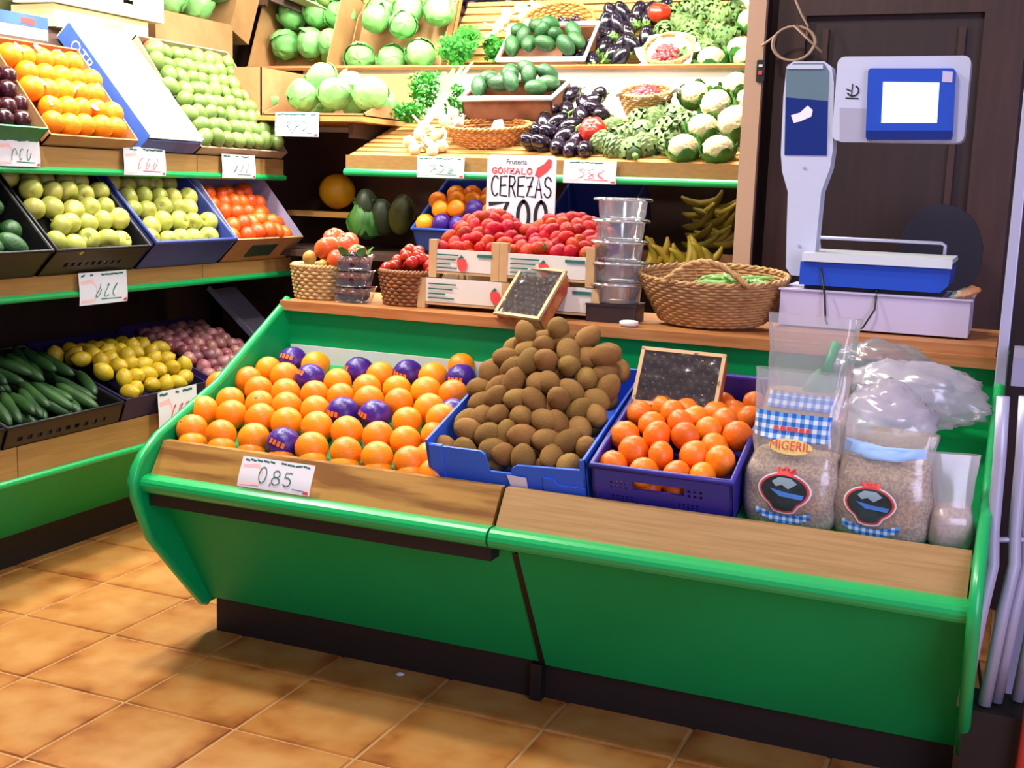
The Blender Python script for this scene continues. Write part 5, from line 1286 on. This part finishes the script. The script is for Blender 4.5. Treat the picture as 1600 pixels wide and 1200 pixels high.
for i in range(20):
    p = onY(1095+18*(i % 4)+Rn.uniform(-4, 4), 382-15*(i//4)+Rn.uniform(-4, 4), 4.40+.04*(i//4))
    tag(put('banana', banana_me, BANANA, None, Matrix.Translation(p) @ Euler((Rn.uniform(-.3, .3), 1.3+Rn.uniform(-.3, .3), Rn.uniform(-.5, .5))).to_matrix().to_4x4()), 'dim banana in the big heap at the right of the back unit', 'banana', 'bananas in the back heap')
for i in range(12):
    p = onY(1016+9*i+Rn.uniform(-3, 3), 408-8*math.sin(i)+Rn.uniform(-3, 3), 4.22)
    tag(put('banana', banana_me, BANANA, None, Matrix.Translation(p) @ Euler((Rn.uniform(-.3, .3), Rn.uniform(-.6, 1.2), Rn.uniform(-.7, .7))).to_matrix().to_4x4()), 'yellow-green banana in the front row behind the wicker basket', 'banana', 'bananas in the front row')
bt = thing('banana_tray', 'brown tray under the front row of bananas', 'tray', T(-1.32, 4.15, 1.01)); MB().box(0, .44, 0, .13, 0, .008).build('bottom', BROWN, bt); MB().box(0, .44, 0, .008, 0, .03).build('lip', BROWN, bt)

# ------------------------------------------------------------------ right end: post fittings, stool, frames
sw_ = thing('light_switch', 'small black switch box on the pale end post', 'switch', T(-.815, 3.888, 1.68))
MB().prism(rbox(-.013, .013, -.034, .034, .005, 3), XZ, 0, .014).build('body', BLACKP, sw_)
MB().box(-.006, .006, -.004, 0, -.012, 0).build('rocker', INK_R, sw_); MB().box(-.006, .006, -.003, 0, .012, .02).build('rocker', WHITE, sw_)
pts = []
cc = onY(1240, 68, 3.885)
for i in range(46):
    a = 2*math.pi*i/20; pts.append(Vector((cc.x+.062*math.cos(a)*(1+.06*(i//20)), 3.885-.002*(i//10), cc.z+.052*math.sin(a))))
pts = [onY(1190, 72, 3.885)]+pts[8:]+[onY(1284, 82, 3.88)]
cab = thing('coiled_cable', 'beige cable coiled in a loop at the top of the post', 'cable', T(*cc)); CABM = mat('beige_cable', (168, 140, 120), .5)
MB().tube([p-cc for p in pts], .0042, 6).build('loop', CABM, cab, True)
MB().tube([onY(q[0], q[1], 3.89)-cc for q in ((1238, -12), (1252, 22), (1262, 40), (1260, 60))], .004, 6).build('lead', CABM, cab, True)
DCH = mat('dark_chair_vinyl', (24, 18, 38), .5)
ch = thing('chair', 'dark rounded chair back behind the weighing scale', 'chair', T(-.225, 3.78, 0))
MB().prism([(.115*math.cos(t)*(1 if math.sin(t) > 0 else 1.05), 1.16+(.125 if math.sin(t) > 0 else .2)*math.sin(t)) for t in [2*math.pi*i/28 for i in range(28)]], XZ, -.02, .02).build('backrest', DCH, ch)
MB().lathe([(0, .52), (.19, .52), (.2, .55), (.19, .585), (0, .59)], 24, T(0, -.12, 0)).build('seat', DCH, ch, True)
MB().box(-.02, .02, .0, .02, .55, 1.0).build('back_support', BLACKP, ch); MB().lathe([(0, .04), (.025, .04), (.025, .52), (0, .52)], 10, T(0, -.12, 0)).build('pedestal', BLACKP, ch, True)
for i in range(5):
    a = i*1.2566; MB().tube([(0, -.12, .05), (.16*math.cos(a), -.12+.16*math.sin(a), .02)], .016, 6).build('leg', BLACKP, ch)
pole = thing('metal_pole', 'slim grey metal pole right of the weighing scale', 'pole', T(.0, 3.02, 0))
pm = onY(1594, 200, 3.02).x
MB().prism(rbox(-.012, .012, -.012, .012, .003, 2), lambda a, c, t: Vector((pm+.012+a, c, t)), 0, 2.4).build('shaft', TUBEGREY, pole)
MB().box(pm-.03, pm+.055, -.04, .04, 0, .008).build('base_plate', TUBEGREY, pole)
SHG = mat('grey_lilac_metal', (150, 146, 176), .45)
ms = thing('metal_shelf', 'grey metal shelf ledge at the right edge beside the counter', 'shelf', T(.005, 2.80, 0))
MB().box(0, .5, 0, .22, .935, .968).build('top', SHG, ms); MB().box(0, .5, -.012, 0, .905, .968).build('front_lip', SHG, ms)
for x in (.06, .46): MB().box(x, x+.025, .18, .205, 0, .935).build('leg', SHG, ms)
ff = thing('folded_frames', 'bundle of folded grey tubular metal frames standing right of the counter', 'folding frame', T(.028, 2.62, 0))
for k in range(4):
    x = .0+.030*k; y = .03*k; g = (0, .012, .004, .016)[k]
    MB().tube([(x-.035+g, y, .905), (x-.03+g, y, .78), (x-.028+g, y, .62), (x-.022+g, y-.005, .55), (x-.034+g, y-.02, .45), (x-.052+g, y-.03, .24)], .0135, 10).build('tube', TUBEGREY, ff, True)
MB().tube([(-.045, -.0, .60), (.10, .08, .60)], .006, 6).build('crossbar', TUBEGREY, ff, True)
MB().box(-.05, .09, -.03, .10, 0, .235).build('lower_bracket', DARKKICK, ff)
rd = thing('red_stand', 'red metal stand at the lower right edge', 'stand', T(.118, 2.56, 0)); REDM = mat('red_painted_metal', (190, 52, 44), .4)
MB().tube([(-.03, 0, .0), (-.018, 0, .16), (-.012, 0, .33)], .011, 8).build('leg', REDM, rd, True); MB().tube([(-.012, 0, .33), (.12, .02, .335)], .011, 8).build('top_bar', REDM, rd, True)
wire = tag(MB().tube([onZ(1505, 1040, .17)+Vector((.02, .2, 0)), Vector((.03, 2.72, .14)), Vector((.06, 2.78, .05)), Vector((.09, 2.85, .008))], .004, 6).build('power_cable', BLACKP, None, True), 'black cable trailing behind the right counter end', 'cable')
sq = onZ(625, 1052, .006)
tag(MB().lathe([(0, .004), (.006, .0035), (.012, .0)], 12, T(sq.x, sq.y, .0035, 0, 0, 0, 1)).build('paper_scrap', PAPER, None, True), 'tiny white scrap on the floor before the counter', 'scrap')
